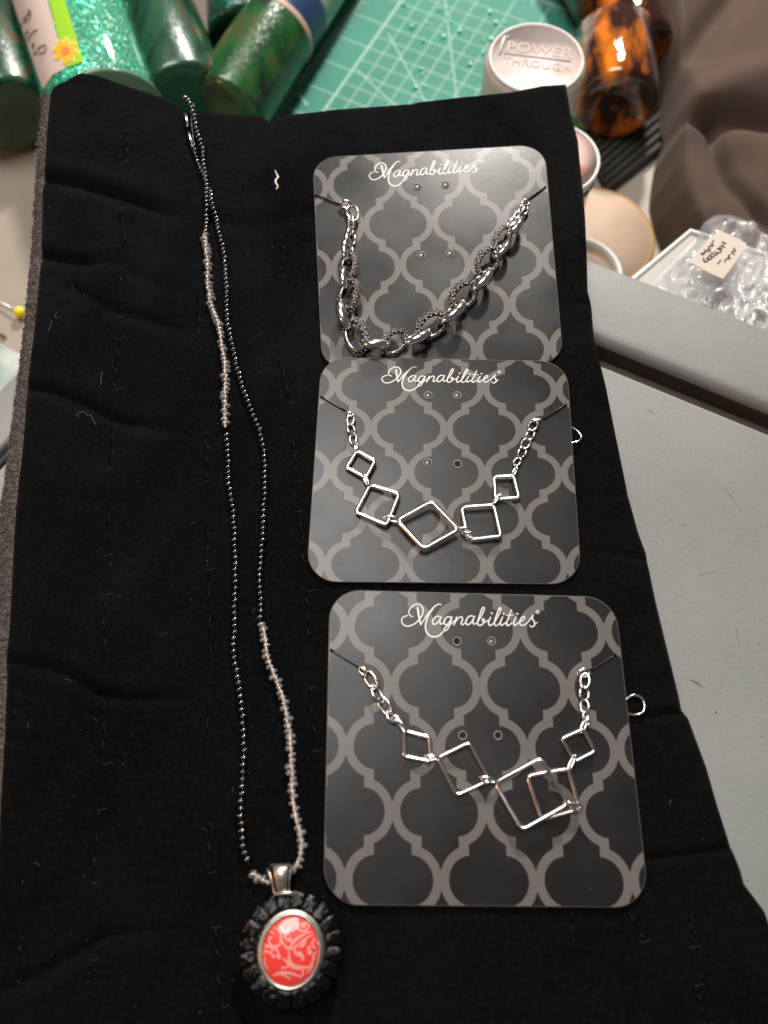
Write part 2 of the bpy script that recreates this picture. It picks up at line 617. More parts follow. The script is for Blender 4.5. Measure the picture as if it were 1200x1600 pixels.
tray = thing('grey_tray', (2, -5, ZT), 'large grey plastic tray lid with a dark groove near its rim, under the velvet pad', 'tray')
gz = ZS - 1.0
g0, g1 = 2.75, 3.62
l0, l1 = 1.55, 1.95
rim = MB()
prof = [(0.0, 0.0, ZT + 0.05), (0.0, 0.0, ZS - 0.14), (0.05, 0.05, ZS - 0.04), (0.15, 0.15, ZS), (g0 - 0.42, l0 - 0.2, ZS), (g0 - 0.26, l0 - 0.12, ZS - 0.03), (g0 - 0.12, l0 - 0.06, ZS - 0.10), (g0 - 0.03, l0 - 0.02, ZS - 0.22), (g0, l0, ZS - 0.36)]
prev = None
for a, b, z in prof:
    cur = tray_outline(a, b, 4.0, z)
    if prev:
        strip(rim, cur, prev)
    prev = cur
rim.build('tray_rim', M['grey'], tray, angle=50)
gr = MB()
prev = None
for a, b, z in [(g0 + 0.002, l0 + 0.002, ZS - 0.36), (g0 + 0.05, l0 + 0.03, gz), (g1 - 0.05, l1 - 0.03, gz), (g1 - 0.002, l1 - 0.002, ZS - 0.15)]:
    cur = tray_outline(a, b, 4.0, z)
    if prev:
        strip(gr, cur, prev)
    prev = cur
gr.build('groove', M['groove'], tray, angle=50)
pn = MB()
prev = None
for a, b, z in [(g1, l1, ZS - 0.15), (g1 + 0.03, l1 + 0.02, ZS - 0.05), (g1 + 0.12, l1 + 0.1, ZS)]:
    cur = tray_outline(a, b, 4.0, z)
    if prev:
        strip(pn, cur, prev)
    prev = cur
pn.poly([Vector(p) for p in prev][::-1])
pn.build('inner_panel', M['grey'], tray, smooth=False)

sc_ = MB()
for (x0, y0), (x1, y1), w_ in (((1078, 1062), (1098, 1073), .05), ((1117, 1113), (1121, 1115), .05), ((1010, 640), (1022, 646), .02), ((1130, 760), (1160, 800), .015), ((1090, 900), (1120, 893), .015), ((1150, 980), (1156, 1010), .018), ((1060, 820), (1075, 822), .012)):
    A, B = P(x0, y0, ZS + .004), P(x1, y1, ZS + .004)
    sc_.ribbon([A.lerp(B, t / 4) + Vector((0, .02 * math.sin(t), 0)) for t in range(5)], [w_ * q for q in (.2, .8, 1, .7, .2)])
for k in range(90):
    p = P(rnd.uniform(940, 1198), rnd.uniform(690, 1400), ZS + .004)
    if p.x > 9.0 - (p.y + 2) * -0.1 - 6:
        a0 = rnd.uniform(0, 6)
        sz = rnd.uniform(.008, .022)
        sc_.poly([p + Vector((math.cos(a0 + b), math.sin(a0 + b), 0)) * sz for b in (0, 1.5, 3.1, 4.6)])
sc_.build('scuffs_and_dust', mat('scuff', (0.10, 0.095, 0.09), 0.7), tray, smooth=False, kind='stuff')

# ================================================================== VELVET PAD
LE = [(76, 150), (74, 136), (70, 200), (68, 240), (64, 288), (62, 352), (62, 393), (49, 520), (39, 600), (32, 689), (23, 770), (15, 900), (9, 997), (4, 1033), (7, 1050), (2, 1160), (-1, 1217), (-12, 1450), (-20, 1600), (-30, 1760)]
LE = [(76, 140)] + LE[2:]
RE = [(886, 126), (893, 170), (905, 215), (908, 250), (912, 282), (916, 330), (919, 400), (920, 450), (926, 472), (930, 523), (936, 548), (949, 600), (960, 655), (971, 709), (984, 772), (989, 790), (1000, 830), (1012, 862), (1015, 878), (1028, 940), (1045, 1010), (1064, 1087), (1068, 1108), (1078, 1120), (1108, 1200), (1125, 1260), (1144, 1319), (1161, 1360), (1167, 1382), (1200, 1427), (1225, 1500), (1250, 1580), (1290, 1760)]
TE = [(76, 140), (84, 130), (92, 124), (104, 119), (112, 113), (125, 107), (150, 111), (200, 130), (240, 142), (275, 156), (284, 164), (294, 172), (308, 171), (325, 170), (360, 172), (395, 174), (411, 178), (419, 184), (425, 184), (436, 178), (460, 173), (520, 166), (600, 160), (638, 157), (652, 154), (672, 152), (720, 146), (800, 138), (850, 128), (886, 126)]
NU, NV = 250, 380
YB = 1760.0


def pad_xy():
    s = np.linspace(0, 1, NU + 1)
    t = np.linspace(0, 1, NV + 1)
    out = np.zeros((NV + 1, NU + 1, 2))
    te = np.array(TE, float)
    tp = (te[:, 0] - te[0, 0]) / (te[-1, 0] - te[0, 0])
    L0 = np.array([76.0, 140.0]); R0 = np.array([886.0, 126.0])
    for j, tt in enumerate(t):
        yl = 140 + (YB - 140) * tt
        yr = 126 + (YB - 126) * tt
        L = np.array([interp(LE, yl), yl]); R = np.array([interp(RE, yr), yr])
        base = L[None] * (1 - s[:, None]) + R[None] * s[:, None]
        topx = te[0, 0] + (te[-1, 0] - te[0, 0]) * s
        topy = np.interp(s, tp, te[:, 1])
        lin = L0[None] * (1 - s[:, None]) + R0[None] * s[:, None]
        base[:, 1] += (1 - tt) ** 7 * (topy - lin[:, 1])
        out[j] = base
    return out


PXY = pad_xy()
CREASES = [  # picture polyline, depth, half width (px)
    ([(55, 272), (110, 285), (180, 303), (250, 330), (310, 350)], 0.42, 11),
    ([(325, 345), (400, 350), (480, 335), (600, 320)], 0.16, 12),
    ([(55, 396), (110, 406), (180, 413)], 0.36, 9),
    ([(180, 413), (240, 440), (330, 470)], 0.10, 12),
    ([(110, 450), (150, 468), (185, 488), (250, 505), (320, 530)], 0.22, 9),
    ([(30, 603), (80, 610), (130, 630), (180, 658), (250, 672), (320, 685)], 0.26, 10),
    ([(20, 770), (90, 778), (170, 785), (300, 800)], 0.06, 12),
    ([(0, 1030), (60, 1040), (105, 1052), (155, 1085), (200, 1092), (330, 1094)], 0.28, 10),
    ([(0, 1152), (50, 1158), (95, 1170)], 0.12, 9),
    ([(-20, 1560), (60, 1525), (130, 1485), (170, 1462), (330, 1448)], 0.24, 13),
    ([(1085, 1113), (1055, 1114), (1000, 1124), (960, 1130)], 0.20, 8),
    ([(1160, 1322), (1100, 1332), (1000, 1345), (930, 1350)], 0.18, 8),
    ([(423, 170), (427, 210), (432, 262), (437, 330)], 0.14, 8),
    ([(990, 772), (940, 776), (905, 778)], 0.09, 7),
    ([(1020, 878), (970, 866), (920, 862)], 0.10, 7),
    ([(940, 470), (905, 476), (880, 478)], 0.10, 8),
    ([(642, 150), (650, 175), (655, 225)], 0.07, 7),
    ([(140, 1240), (165, 1310), (180, 1400), (165, 1460)], 0.10, 18),
    ([(1180, 1385), (1100, 1440), (1080, 1500), (1075, 1600)], 0.12, 16),
]


def pad_height(px, py):
    px = np.asarray(px, float); py = np.asarray(py, float)
    h = np.zeros_like(px)
    # soft unevenness, calmer where the cards lie
    calm = 1.0 / (1 + np.exp((px - 440) / 25.0)) * 0.8 + 0.2
    h += calm * (0.05 * np.sin(px * 0.021 + 1.1 + 0.8 * np.sin(py * 0.009)) * np.sin(py * 0.016 + 0.4) + 0.03 * np.sin(px * 0.05 + py * 0.031))
    for poly, dep, w in CREASES:
        best = np.full(px.shape, 1e9)
        along = np.zeros(px.shape)
        tot = sum(math.hypot(b[0] - a[0], b[1] - a[1]) for a, b in zip(poly, poly[1:]))
        acc = 0.0
        for (ax, ay), (bx, by) in zip(poly, poly[1:]):
            dx, dy = bx - ax, by - ay
            L2 = dx * dx + dy * dy
            t = np.clip(((px - ax) * dx + (py - ay) * dy) / L2, 0, 1)
            d = np.hypot(px - ax - t * dx, py - ay - t * dy)
            along = np.where(d < best, (acc + t * math.sqrt(L2)) / tot, along)
            best = np.minimum(best, d)
            acc += math.sqrt(L2)
        fade = np.clip((1 - along) / 0.45, 0, 1)
        fade = fade * fade * (3 - 2 * fade)
        dep, w = dep * 0.66, w * 0.85
        h -= fade * dep * np.exp(-(best / w) ** 1.3)
        h += fade * 0.22 * dep * np.exp(-((best - 2.3 * w) / (1.3 * w)) ** 2)
    return h


HP = pad_height(PXY[..., 0], PXY[..., 1])
# rounded borders
s_ = np.linspace(0, 1, NU + 1)[None, :]
t_ = np.linspace(0, 1, NV + 1)[:, None]
wpx = (PXY[:, -1, 0] - PXY[:, 0, 0])[:, None]
edge = np.minimum(np.minimum(s_ * wpx, (1 - s_) * wpx), t_ * 1600)
HP = HP * np.clip(edge / 12 + 0.35, 0, 1) - 0.16 * (1 - np.clip(edge / 10, 0, 1)) ** 2
pad = thing('velvet_display_pad', (0, -2, ZS), 'black velvet jewellery display pad on grey foam with rows of wavy slits', 'display pad')
vs, fs = [], []
for j in range(NV + 1):
    for i in range(NU + 1):
        # base position taken on the flat pad, then lifted
        p = P(PXY[j, i, 0], PXY[j, i, 1], 0)
        vs.append((p.x, p.y, HP[j, i]))
W1 = NU + 1
for j in range(NV):
    for i in range(NU):
        a = j * W1 + i
        fs.append((a, a + W1, a + W1 + 1, a + 1))
vb = MB().add(vs, fs)
# velvet turned down over the top, right and bottom sides
loop = [j * W1 + NU for j in range(NV, -1, -1)] + [i for i in range(NU - 1, -1, -1)]
loop = [NV * W1 + i for i in range(0, NU)] + loop
side = []
for d_, zz in ((0.03, -0.3), (0.03, -0.75), (-0.10, ZS + 0.02)):
    row = []
    for k in loop:
        p = Vector(vs[k])
        cdir = Vector((p.x, p.y + 2, 0)).normalized()
        row.append(len(vb.v))
        vb.v.append((p.x + cdir.x * d_, p.y + cdir.y * d_, zz + 0.3 * min(vs[k][2], 0)))
    side.append(row)
rows = [loop] + side
for A, B in zip(rows, rows[1:]):
    for k in range(len(loop) - 1):
        vb.f.append((A[k], B[k], B[k + 1], A[k + 1]))
vb.build('velvet_cover', M['velvet'], pad)

# foam flank on the left
FO = [(64, 150), (66, 165), (64, 195), (58, 240), (55, 290), (50, 384), (44, 440), (36, 526), (28, 591), (22, 640), (16, 682), (8, 740), (2, 786), (-8, 880), (-16, 1033), (-22, 1160), (-34, 1400), (-60, 1760)]
fm = MB()
NJ, NI = 700, 12
for j in range(NJ + 1):
    y = 142 + (YB - 142) * j / NJ
    a = P(interp(LE, y), y, 0)
    yb_ = max(y, 150)
    b = P(interp(FO, yb_), yb_, -1.05)
    h0 = float(pad_height(interp(LE, y), y)) * 0.35 - 0.17
    a = Vector((a.x + 0.02, a.y, h0))
    for i in range(NI + 1):
        q = a.lerp(b, i / NI)
        q.z += 0.12 * math.sin(math.pi * i / NI)
        if 0 < i:
            amp = 0.035
            q += Vector((rnd.uniform(-amp, amp) * 1.3, rnd.uniform(-amp, amp), rnd.uniform(-amp, amp)))
        fm.v.append(tuple(q))
    q = b + Vector((0.25, 0, ZS + 0.01 - b.z))
    fm.v.append(tuple(q))
NI2 = NI + 2
for j in range(NJ):
    for i in range(NI + 1):
        a = j * NI2 + i
        fm.f.append((a, a + 1, a + NI2 + 1, a + NI2))
foam = fm.build('foam_flank', M['foam'], pad)
fz = MB()
for k in range(2600):
    j = rnd.randrange(0, NJ)
    i = rnd.choice([NI, NI, NI - 1, NI - 2, rnd.randrange(1, NI)])
    p = Vector(fm.v[j * NI2 + i])
    d = Vector((rnd.uniform(-1, 0.2), rnd.uniform(-1, 1), rnd.uniform(-0.2, 1))).normalized()
    L = rnd.uniform(0.03, 0.085)
    s = Vector((0, 0.012, 0))
    fz.add([p - s, p + s, p + d * L], [(0, 1, 2)])
fz.build('foam_fuzz', M['fuzz'], pad, smooth=False, kind='stuff')

# cuts: dark ribbon as slit shade, paler lit edge, nick bars at its ends
SLITS = [(185, 418, 183, 488), (184, 530, 178, 608), (177, 658, 172, 732), (170, 786, 164, 866), (163, 930, 163, 1024), (161, 1095, 157, 1192), (150, 1266, 145, 1378), (140, 1500, 134, 1545),
         (310, 460, 309, 524), (318, 676, 322, 751), (322, 818, 322, 886), (324, 892, 326, 1030), (325, 1095, 319, 1192), (327, 1270, 323, 1362), (334, 1450, 346, 1572),
         (455, 690, 463, 752), (465, 800, 474, 876), (476, 924, 480, 998), (484, 1076, 492, 1172),
         (196, 205, 196, 255), (188, 330, 196, 394), (440, 385, 436, 430), (434, 560, 452, 630),
         (890, 1404, 893, 1470), (1077, 1432, 1080, 1480), (960, 1390, 1005, 1470), (1085, 1540, 1100, 1600)]


def surf(px, py, up=0.0):
    p = P(px, py, 0)
    return Vector((p.x, p.y, float(pad_height(px, py)) + up))


for k, (x0, y0, x1, y1) in enumerate(SLITS):
    n = 34
    L = math.hypot(x1 - x0, y1 - y0)
    amp = rnd.uniform(1.6, 2.6)
    waves = L / 17.0
    ph = rnd.uniform(0, 6)
    pts = []
    for i in range(n + 1):
        t = i / n
        w = amp * abs(math.sin(math.pi * waves * t + ph)) if k % 2 else amp * math.sin(2 * math.pi * waves * 0.75 * t + ph)
        pts.append((x0 + (x1 - x0) * t + w, y0 + (y1 - y0) * t))
    mb = MB()
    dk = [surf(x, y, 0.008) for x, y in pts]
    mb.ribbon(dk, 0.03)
    sl = mb.build('slit', M['slit_shade'], pad)
    lt = MB()
    wd = [max(0.0006, math.sin(i * 0.55 + ph) * 0.6 + rnd.uniform(-.3, .5)) * 0.012 for i, _ in enumerate(pts)]
    lt.tube([surf(x + 1.3, y, 0.012) for x, y in pts], wd, 5)
    for (ex, ey, sg) in ((x0, y0, -1), (x1, y1, 1)):
        if rnd.random() < 0.6:
            ln = rnd.uniform(10, 18)
            off = rnd.uniform(-6, 4)
            q = [surf(ex + off + ln * u / 6, ey + sg * 1.0 + 1.2 * math.sin(u), 0.012) for u in range(7)]
            lt.tube(q, 0.010, 5)
    lt.build('slit_edge', M['slit'], sl)

ln = MB()
for k in range(760):
    x, y = rnd.uniform(20, 1160), rnd.uniform(150, 1590)
    if x > 480 and rnd.random() < 0.75:
        continue
    if x < interp(LE, y) + 8 or x > interp(RE, y) - 8 or y < 195:
        continue
    L = rnd.choice([0.7, 0.8, 0.9, 1, 1, 1.2, 1.3, 1.6, 3]) * rnd.uniform(0.6, 1.3)
    r = rnd.uniform(0.0018, 0.004) if L > 2 else rnd.uniform(0.002, 0.008)
    a = rnd.uniform(0, 6.28)
    cv = rnd.uniform(-0.5, 0.5)
    pts = []
    for i in range(4 if L > 2 else 2):
        pts.append(surf(x, y, 0.016))
        x += math.cos(a) * L
        y += math.sin(a) * L
        a += cv
    ln.tube(pts, r, 4)
for path in ([(125, 655), (123, 648), (127, 645), (134, 646), (139, 652), (143, 650), (146, 656), (152, 667)], [(159, 605), (159, 592), (161, 582)], [(90, 500), (88, 494), (92, 490)], [(76, 522), (80, 512), (83, 503)]):
    ln.tube(spline([surf(x, y, 0.02) for x, y in path], 4), 0.006, 4)
ln.build('lint', M['lint'], pad, kind='stuff')

th_ = MB()
pts = [surf(x, y, 0.03) for x, y in [(430, 265), (432, 271), (434.5, 276), (431, 281), (431, 286), (434, 291), (431.5, 297)]]
th_.tube(spline(pts, 4), [0.012 + 0.022 * math.sin(math.pi * i / 24) for i in range(25)], 6)
tag(th_.build('thread_scrap', M['thread']), 'short wavy white thread scrap stuck upright to the black velvet left of the top card', 'thread')


# ================================================================== NECKLACE CARDS
def homography(src, dst):
    A, b = [], []
    for (x, y), (u, v) in zip(src, dst):
        A.append([x, y, 1, 0, 0, 0, -u * x, -u * y]); b.append(u)
        A.append([0, 0, 0, x, y, 1, -v * x, -v * y]); b.append(v)
    h = np.linalg.solve(np.array(A, float), np.array(b, float))
    return np.append(h, 1).reshape(3, 3)


class Card:
    """card lying on the pad: (u, v) runs 0..1 to the right and down, h above its face (cm)"""
    def __init__(self, quad, zt, zb):
        self.H = homography(quad, [(0, 0), (1, 0), (1, 1), (0, 1)])
        self.Hi = np.linalg.inv(self.H)
        yt = P(*quad[0]).y; yb = P(*quad[3]).y
        self.sl = (zt - zb) / (yt - yb)
        self.z0 = zb - self.sl * yb
        self.W = (self.at(1, .5) - self.at(0, .5)).length
        self.Hh = (self.at(.5, 0) - self.at(.5, 1)).length

    def uv(self, px, py):
        q = self.H @ np.array([px, py, 1.0])
        return q[0] / q[2], q[1] / q[2]

    def plane(self, px, py, h=0.0):
        d = ray(px, py)
        # z = z0 + sl*y + h
        t = (self.z0 + h + self.sl * CAM.y - CAM.z) / (d.z - self.sl * d.y)
        return CAM + d * t

    def at(self, u, v, h=0.0):
        q = self.Hi @ np.array([u, v, 1.0])
        p = self.plane(q[0] / q[2], q[1] / q[2], 0)
        return p + Vector((0, 0, h))


C1 = Card([(489, 247), (850, 226), (880, 568), (504, 576)], 0.10, 0.10)
C2 = Card([(503, 558), (885, 565), (908, 912), (479, 908)], 0.26, 0.10)
C3 = Card([(516, 922), (960, 934), (1014, 1417), (506, 1413)], 0.13, 0.11)


def rounded(r_u, r_v, n=10):
    out = []
    for cx, cy, a0 in ((1 - r_u, r_v, -90), (1 - r_u, 1 - r_v, 0), (r_u, 1 - r_v, 90), (r_u, r_v, 180)):
        for k in range(n + 1):
            a = math.radians(a0 + 90 * k / n)
            out.append((cx + r_u * math.cos(a), cy + r_v * math.sin(a)))
    return out


def clip(poly, win):
    """Sutherland-Hodgman against a convex window (clockwise in y-down coordinates)"""
    out = poly
    for (ax, ay), (bx, by) in zip(win, win[1:] + win[:1]):
        if abs(ax - bx) + abs(ay - by) < 1e-9:
            continue
        inp, out = out, []
        f = lambda p: (bx - ax) * (p[1] - ay) - (by - ay) * (p[0] - ax)
        for i in range(len(inp)):
            p, q = inp[i - 1], inp[i]
            fp, fq = f(p), f(q)
            if fp >= 0 and fq >= 0:
                out.append(q)
            elif fp >= 0 > fq:
                t = fp / (fp - fq); out.append((p[0] + (q[0] - p[0]) * t, p[1] + (q[1] - p[1]) * t))
            elif fp < 0 <= fq:
                t = fp / (fp - fq); out.append((p[0] + (q[0] - p[0]) * t, p[1] + (q[1] - p[1]) * t)); out.append(q)
        if not out:
            return []
    return out


def cell_outline():
    """pointed barbed quatrefoil; unit = distance between neighbours in a row"""
    q = []
    n = 12
    rx, ry, cx = 0.240, 0.238, 0.178
    for k in range(n + 1):
        a = math.radians(86 * k / n)
        q.append((cx + rx * math.cos(a), ry * math.sin(a)))
    q.append((0.197, 0.238))
    ccx, ccy, R = 0.32, 0.655, 0.333
    y0 = ccy - math.sqrt(R * R - (ccx - 0.197) ** 2)
    q.append((0.197, y0))
    for k in range(1, 9):
        x = 0.197 * (1 - k / 8)
        q.append((x, ccy - math.sqrt(max(R * R - (ccx - x) ** 2, 0))))
    q = [p for i, p in enumerate(q) if i == 0 or math.hypot(p[0] - q[i - 1][0], p[1] - q[i - 1][1]) > 1e-4]
    right_top = q
    left_top = [(-x, y) for x, y in q[::-1]][1:]
    top = right_top + left_top
    bot = [(x, -y) for x, y in top[::-1]][1:-1]
    return top + bot


CELL = cell_outline()
LOGO = [  # strokes traced in enlarged-picture units (x/4.8+610, y/4.8+930)
    ([(168, 160), (150, 155), (139, 130), (150, 97), (185, 70), (215, 70), (238, 88), (246, 118), (236, 152), (212, 188), (175, 218), (130, 233), (97, 220), (84, 192), (95, 165), (130, 153)], 7.5),
    ([(203, 92), (208, 125), (215, 165), (222, 200), (228, 222)], 11),
    ([(228, 222), (262, 168), (300, 118), (335, 82), (360, 68), (380, 73)], 7.5),
    ([(318, 104), (292, 140), (272, 185), (263, 225), (268, 270), (290, 300), (325, 313), (360, 305), (385, 285), (398, 270)], 9),
    ([(380, 164), (352, 158), (327, 175), (316, 200), (325, 219), (346, 212), (368, 187), (382, 160)], 8),
    ([(382, 160), (370, 192), (376, 216), (396, 208), (410, 192)], 7),
    ([(458, 168), (432, 162), (410, 180), (402, 205), (414, 222), (436, 210), (458, 172)], 8),
    ([(463, 162), (450, 210), (432, 250), (412, 267), (402, 256), (420, 235), (455, 215), (478, 192)], 7),
    ([(497, 163), (489, 190), (476, 223)], 9),
    ([(482, 208), (510, 172), (534, 163), (541, 180), (531, 208), (541, 221), (566, 204)], 7.5),
    ([(628, 162), (600, 155), (576, 174), (565, 204), (579, 222), (604, 206), (628, 168)], 8),
    ([(632, 158), (619, 196), (628, 218), (652, 203)], 7),
    ([(652, 203), (680, 160), (702, 112), (701, 92), (688, 100), (670, 150), (655, 200), (662, 226), (686, 222), (704, 198), (700, 180), (690, 180), (692, 196), (708, 203), (732, 188)], 7.5),
    ([(752, 164), (736, 203), (746, 228), (778, 208)], 8),
    ([(757, 133), (763, 138)], 11),
    ([(778, 208), (810, 152), (829, 106), (822, 94), (809, 114), (786, 180), (780, 214), (794, 230), (826, 206)], 7.5),
    ([(842, 164), (825, 203), (832, 226), (866, 206)], 8),
    ([(846, 139), (852, 143)], 11),
    ([(907, 110), (884, 175), (871, 210), (880, 229), (912, 208)], 8),
    ([(868, 150), (922, 150)], 6),
    ([(942, 164), (925, 203), (931, 226), (962, 206)], 8),
    ([(949, 138), (955, 142)], 11),
    ([(962, 206), (990, 190), (1006, 170), (998, 159), (980, 174), (968, 205), (980, 226), (1006, 222), (1036, 198)], 7.5),
    ([(1036, 198), (1060, 165), (1070, 148), (1063, 175), (1079, 200), (1080, 226), (1060, 237), (1045, 226)], 7.5),
    ([(1080, 222), (1102, 203)], 5.5),
    ([(1104 + 13 * math.cos(a * math.pi / 6), 125 + 13 * math.sin(a * math.pi / 6)) for a in range(13)], 3.2),
    ([(1099, 132), (1100, 118), (1108, 119), (1107, 125), (1101, 126), (1109, 132)], 3.0),
]
HOLES = {0: [(652, 292), (696, 289), (658, 399), (703, 396)], 1: [(669, 618), (714, 618), (668, 723), (715, 725)], 2: [(714, 1002), (768, 1002), (723, 1149), (778, 1149)]}
HTYPE = {0: 'llll', 1: 'lllo', 2: 'oloo'}
PHASE = {0: None, 1: None, 2: None}


def make_card(c, idx, label, x0, y0, per, slits):
    root = thing('jewellery_card', c.at(0.5, 0.5) - Vector((0, 0, 0.04)), label, 'jewellery card', 'printed necklace cards pinned to the velvet pad')
    win = rounded(0.8 / c.W, 0.8 / c.Hh)
    out = [c.at(u, v, 0) for u, v in win][::-1]
    MB().slab(out, 0.045).build('card_board', M['card'], root, smooth=False)
    e = MB()
    lo = [c.at(u, v, 0.001) for u, v in win]
    e.tube([p - Vector((0, 0, 0.022)) for p in lo], 0.0235, 6, closed=True)
    e.build('card_rim', M['card_edge'], root)
    Pu = per
    Pv = per * 1.015 * (c.W / c.Hh if idx == 2 else 1.0)
    first = True
    for j in range(-1, 8):
        for i in range(-1, 6):
            cx = x0 + (i + (0.5 if j % 2 else 0)) * Pu
            cy = y0 - j * 0.655 * Pv
            pg = [(cx + a * Pu, cy - b * Pv) for a, b in CELL]
            # signed order must match window; clip handles any simple polygon
            cl = clip(pg, win)
            if len(cl) < 3:
                continue
            area_ = abs(sum(cl[k - 1][0] * cl[k][1] - cl[k][0] * cl[k - 1][1] for k in range(len(cl)))) / 2
            if area_ < 1e-4:
                continue
            pts = [c.at(u, v, 0.003) for u, v in cl]
            a2 = sum(pts[k - 1].x * pts[k].y - pts[k].x * pts[k - 1].y for k in range(len(pts)))
            if a2 < 0:
                pts = pts[::-1]
            MB().poly(pts).build('printed_quatrefoil', M['cell'], root, smooth=False)
    # logo
    lg = MB()
    for pts, w in LOGO:
        pp = [(x / 4.8 + 610, y / 4.8 + 930) for x, y in pts]
        uv = [C3.uv(*p) for p in pp]
        cp = [c.at(u, v, 0.0) for u, v in uv]
        if len(cp) > 2 and w > 4:
            cp = spline(cp, 6)
        ww = w / 4.8 / px_cm(965) * (c.W / C3.W) * 1.2
        n = len(cp)
        wl = [ww * (0.82 + 0.25 * math.sin(math.pi * i / max(n - 1, 1))) for i in range(n)]
        lg.ribbon(cp, wl, lift=0.006 + 0.0004 * (len(lg.f) % 7))
        for e_ in (cp[0], cp[-1]):
            if w > 4:
                q = e_ + Vector((0, 0, 0.0062))
                lg.poly([q + Vector((math.cos(a * math.pi / 4), math.sin(a * math.pi / 4), 0)) * ww * 0.42 for a in range(8)])
    lg.build('brand_lettering', M['print'], root, smooth=False)
    du = MB()
    for k in range(60):
        q = c.at(rnd.uniform(.04, .96), rnd.uniform(.04, .96), 0.006)
        a0, sz = rnd.uniform(0, 6), rnd.uniform(.004, .012)
        if rnd.random() < .8:
            du.poly([q + Vector((math.cos(a0 + b), math.sin(a0 + b), 0)) * sz for b in (0, 1.5, 3.1, 4.6)])
        else:
            d_ = Vector((math.cos(a0), math.sin(a0), 0))
            du.ribbon([q, q + d_ * .07, q + d_ * .13 + Vector((.02, 0, 0))], [.003, .006, .003])
    du.build('dust', M['lint'], root, smooth=False, kind='stuff')
    for k, (hx, hy) in enumerate(HOLES[idx]):
        p = c.plane(hx, hy, 0)
        r = 6.2 / px_cm(hy)
        up = Vector((0, 0, 1))
        MB().lathe([(r * 1.0, 0.004), (r * 1.12, 0.016), (r * 0.98, 0.022), (r * 0.86, 0.008), (r * 0.84, 0.0045)], 20, Matrix.Translation(p), caps=False).build('hole_rim', M['hole_rim'], root)
        MB().poly([p + Vector((math.cos(a), math.sin(a), 0)) * r * 0.86 + up * 0.0048 for a in [i * math.pi / 9 for i in range(18)]]).build('ear_hole', M['hole'], root, smooth=False)
        if HTYPE[idx][k] == 'l':
            MB().lathe([(r * 0.55, 0.0055), (r * 0.55, 0.014), (r * 0.35, 0.022), (0.0, 0.026)], 14, Matrix.Translation(p + Vector((-0.01, -0.01, 0)))).build('punched_chad', M['hole_rim'], root)
    for a, b in slits:
        A = c.plane(*a, 0); B = c.plane(*b, 0)
        MB().ribbon([A.lerp(B, t / 6) for t in range(7)], [0.01 + 0.07 * (1 - t / 6) for t in range(7)], lift=0.0055).build('notch', M['hole'], root, smooth=False)
        MB().tube([A.lerp(B, t / 6) + Vector((0, 0, 0.02 + 0.03 * math.sin(t / 2))) for t in range(7)], 0.024, 6).build('elastic_cord', M['cord'], root)
    return root


make_card(C1, 0, 'topmost grey patterned card carrying the graduated oval link necklace', 0.21, 0.93, 0.297, [((492, 305), (534, 321)), ((853, 292), (820, 316))])
make_card(C2, 1, 'middle patterned card carrying the pinkish five square necklace', 0.21, 0.93, 0.297, [((501, 620), (540, 643)), ((885, 632), (848, 656))])
make_card(C3, 2, 'lowest and largest patterned card whose necklace has two crossed squares', 0.21, 0.93, 0.297, [((516, 1015), (563, 1045)), ((962, 1023), (922, 1048))])


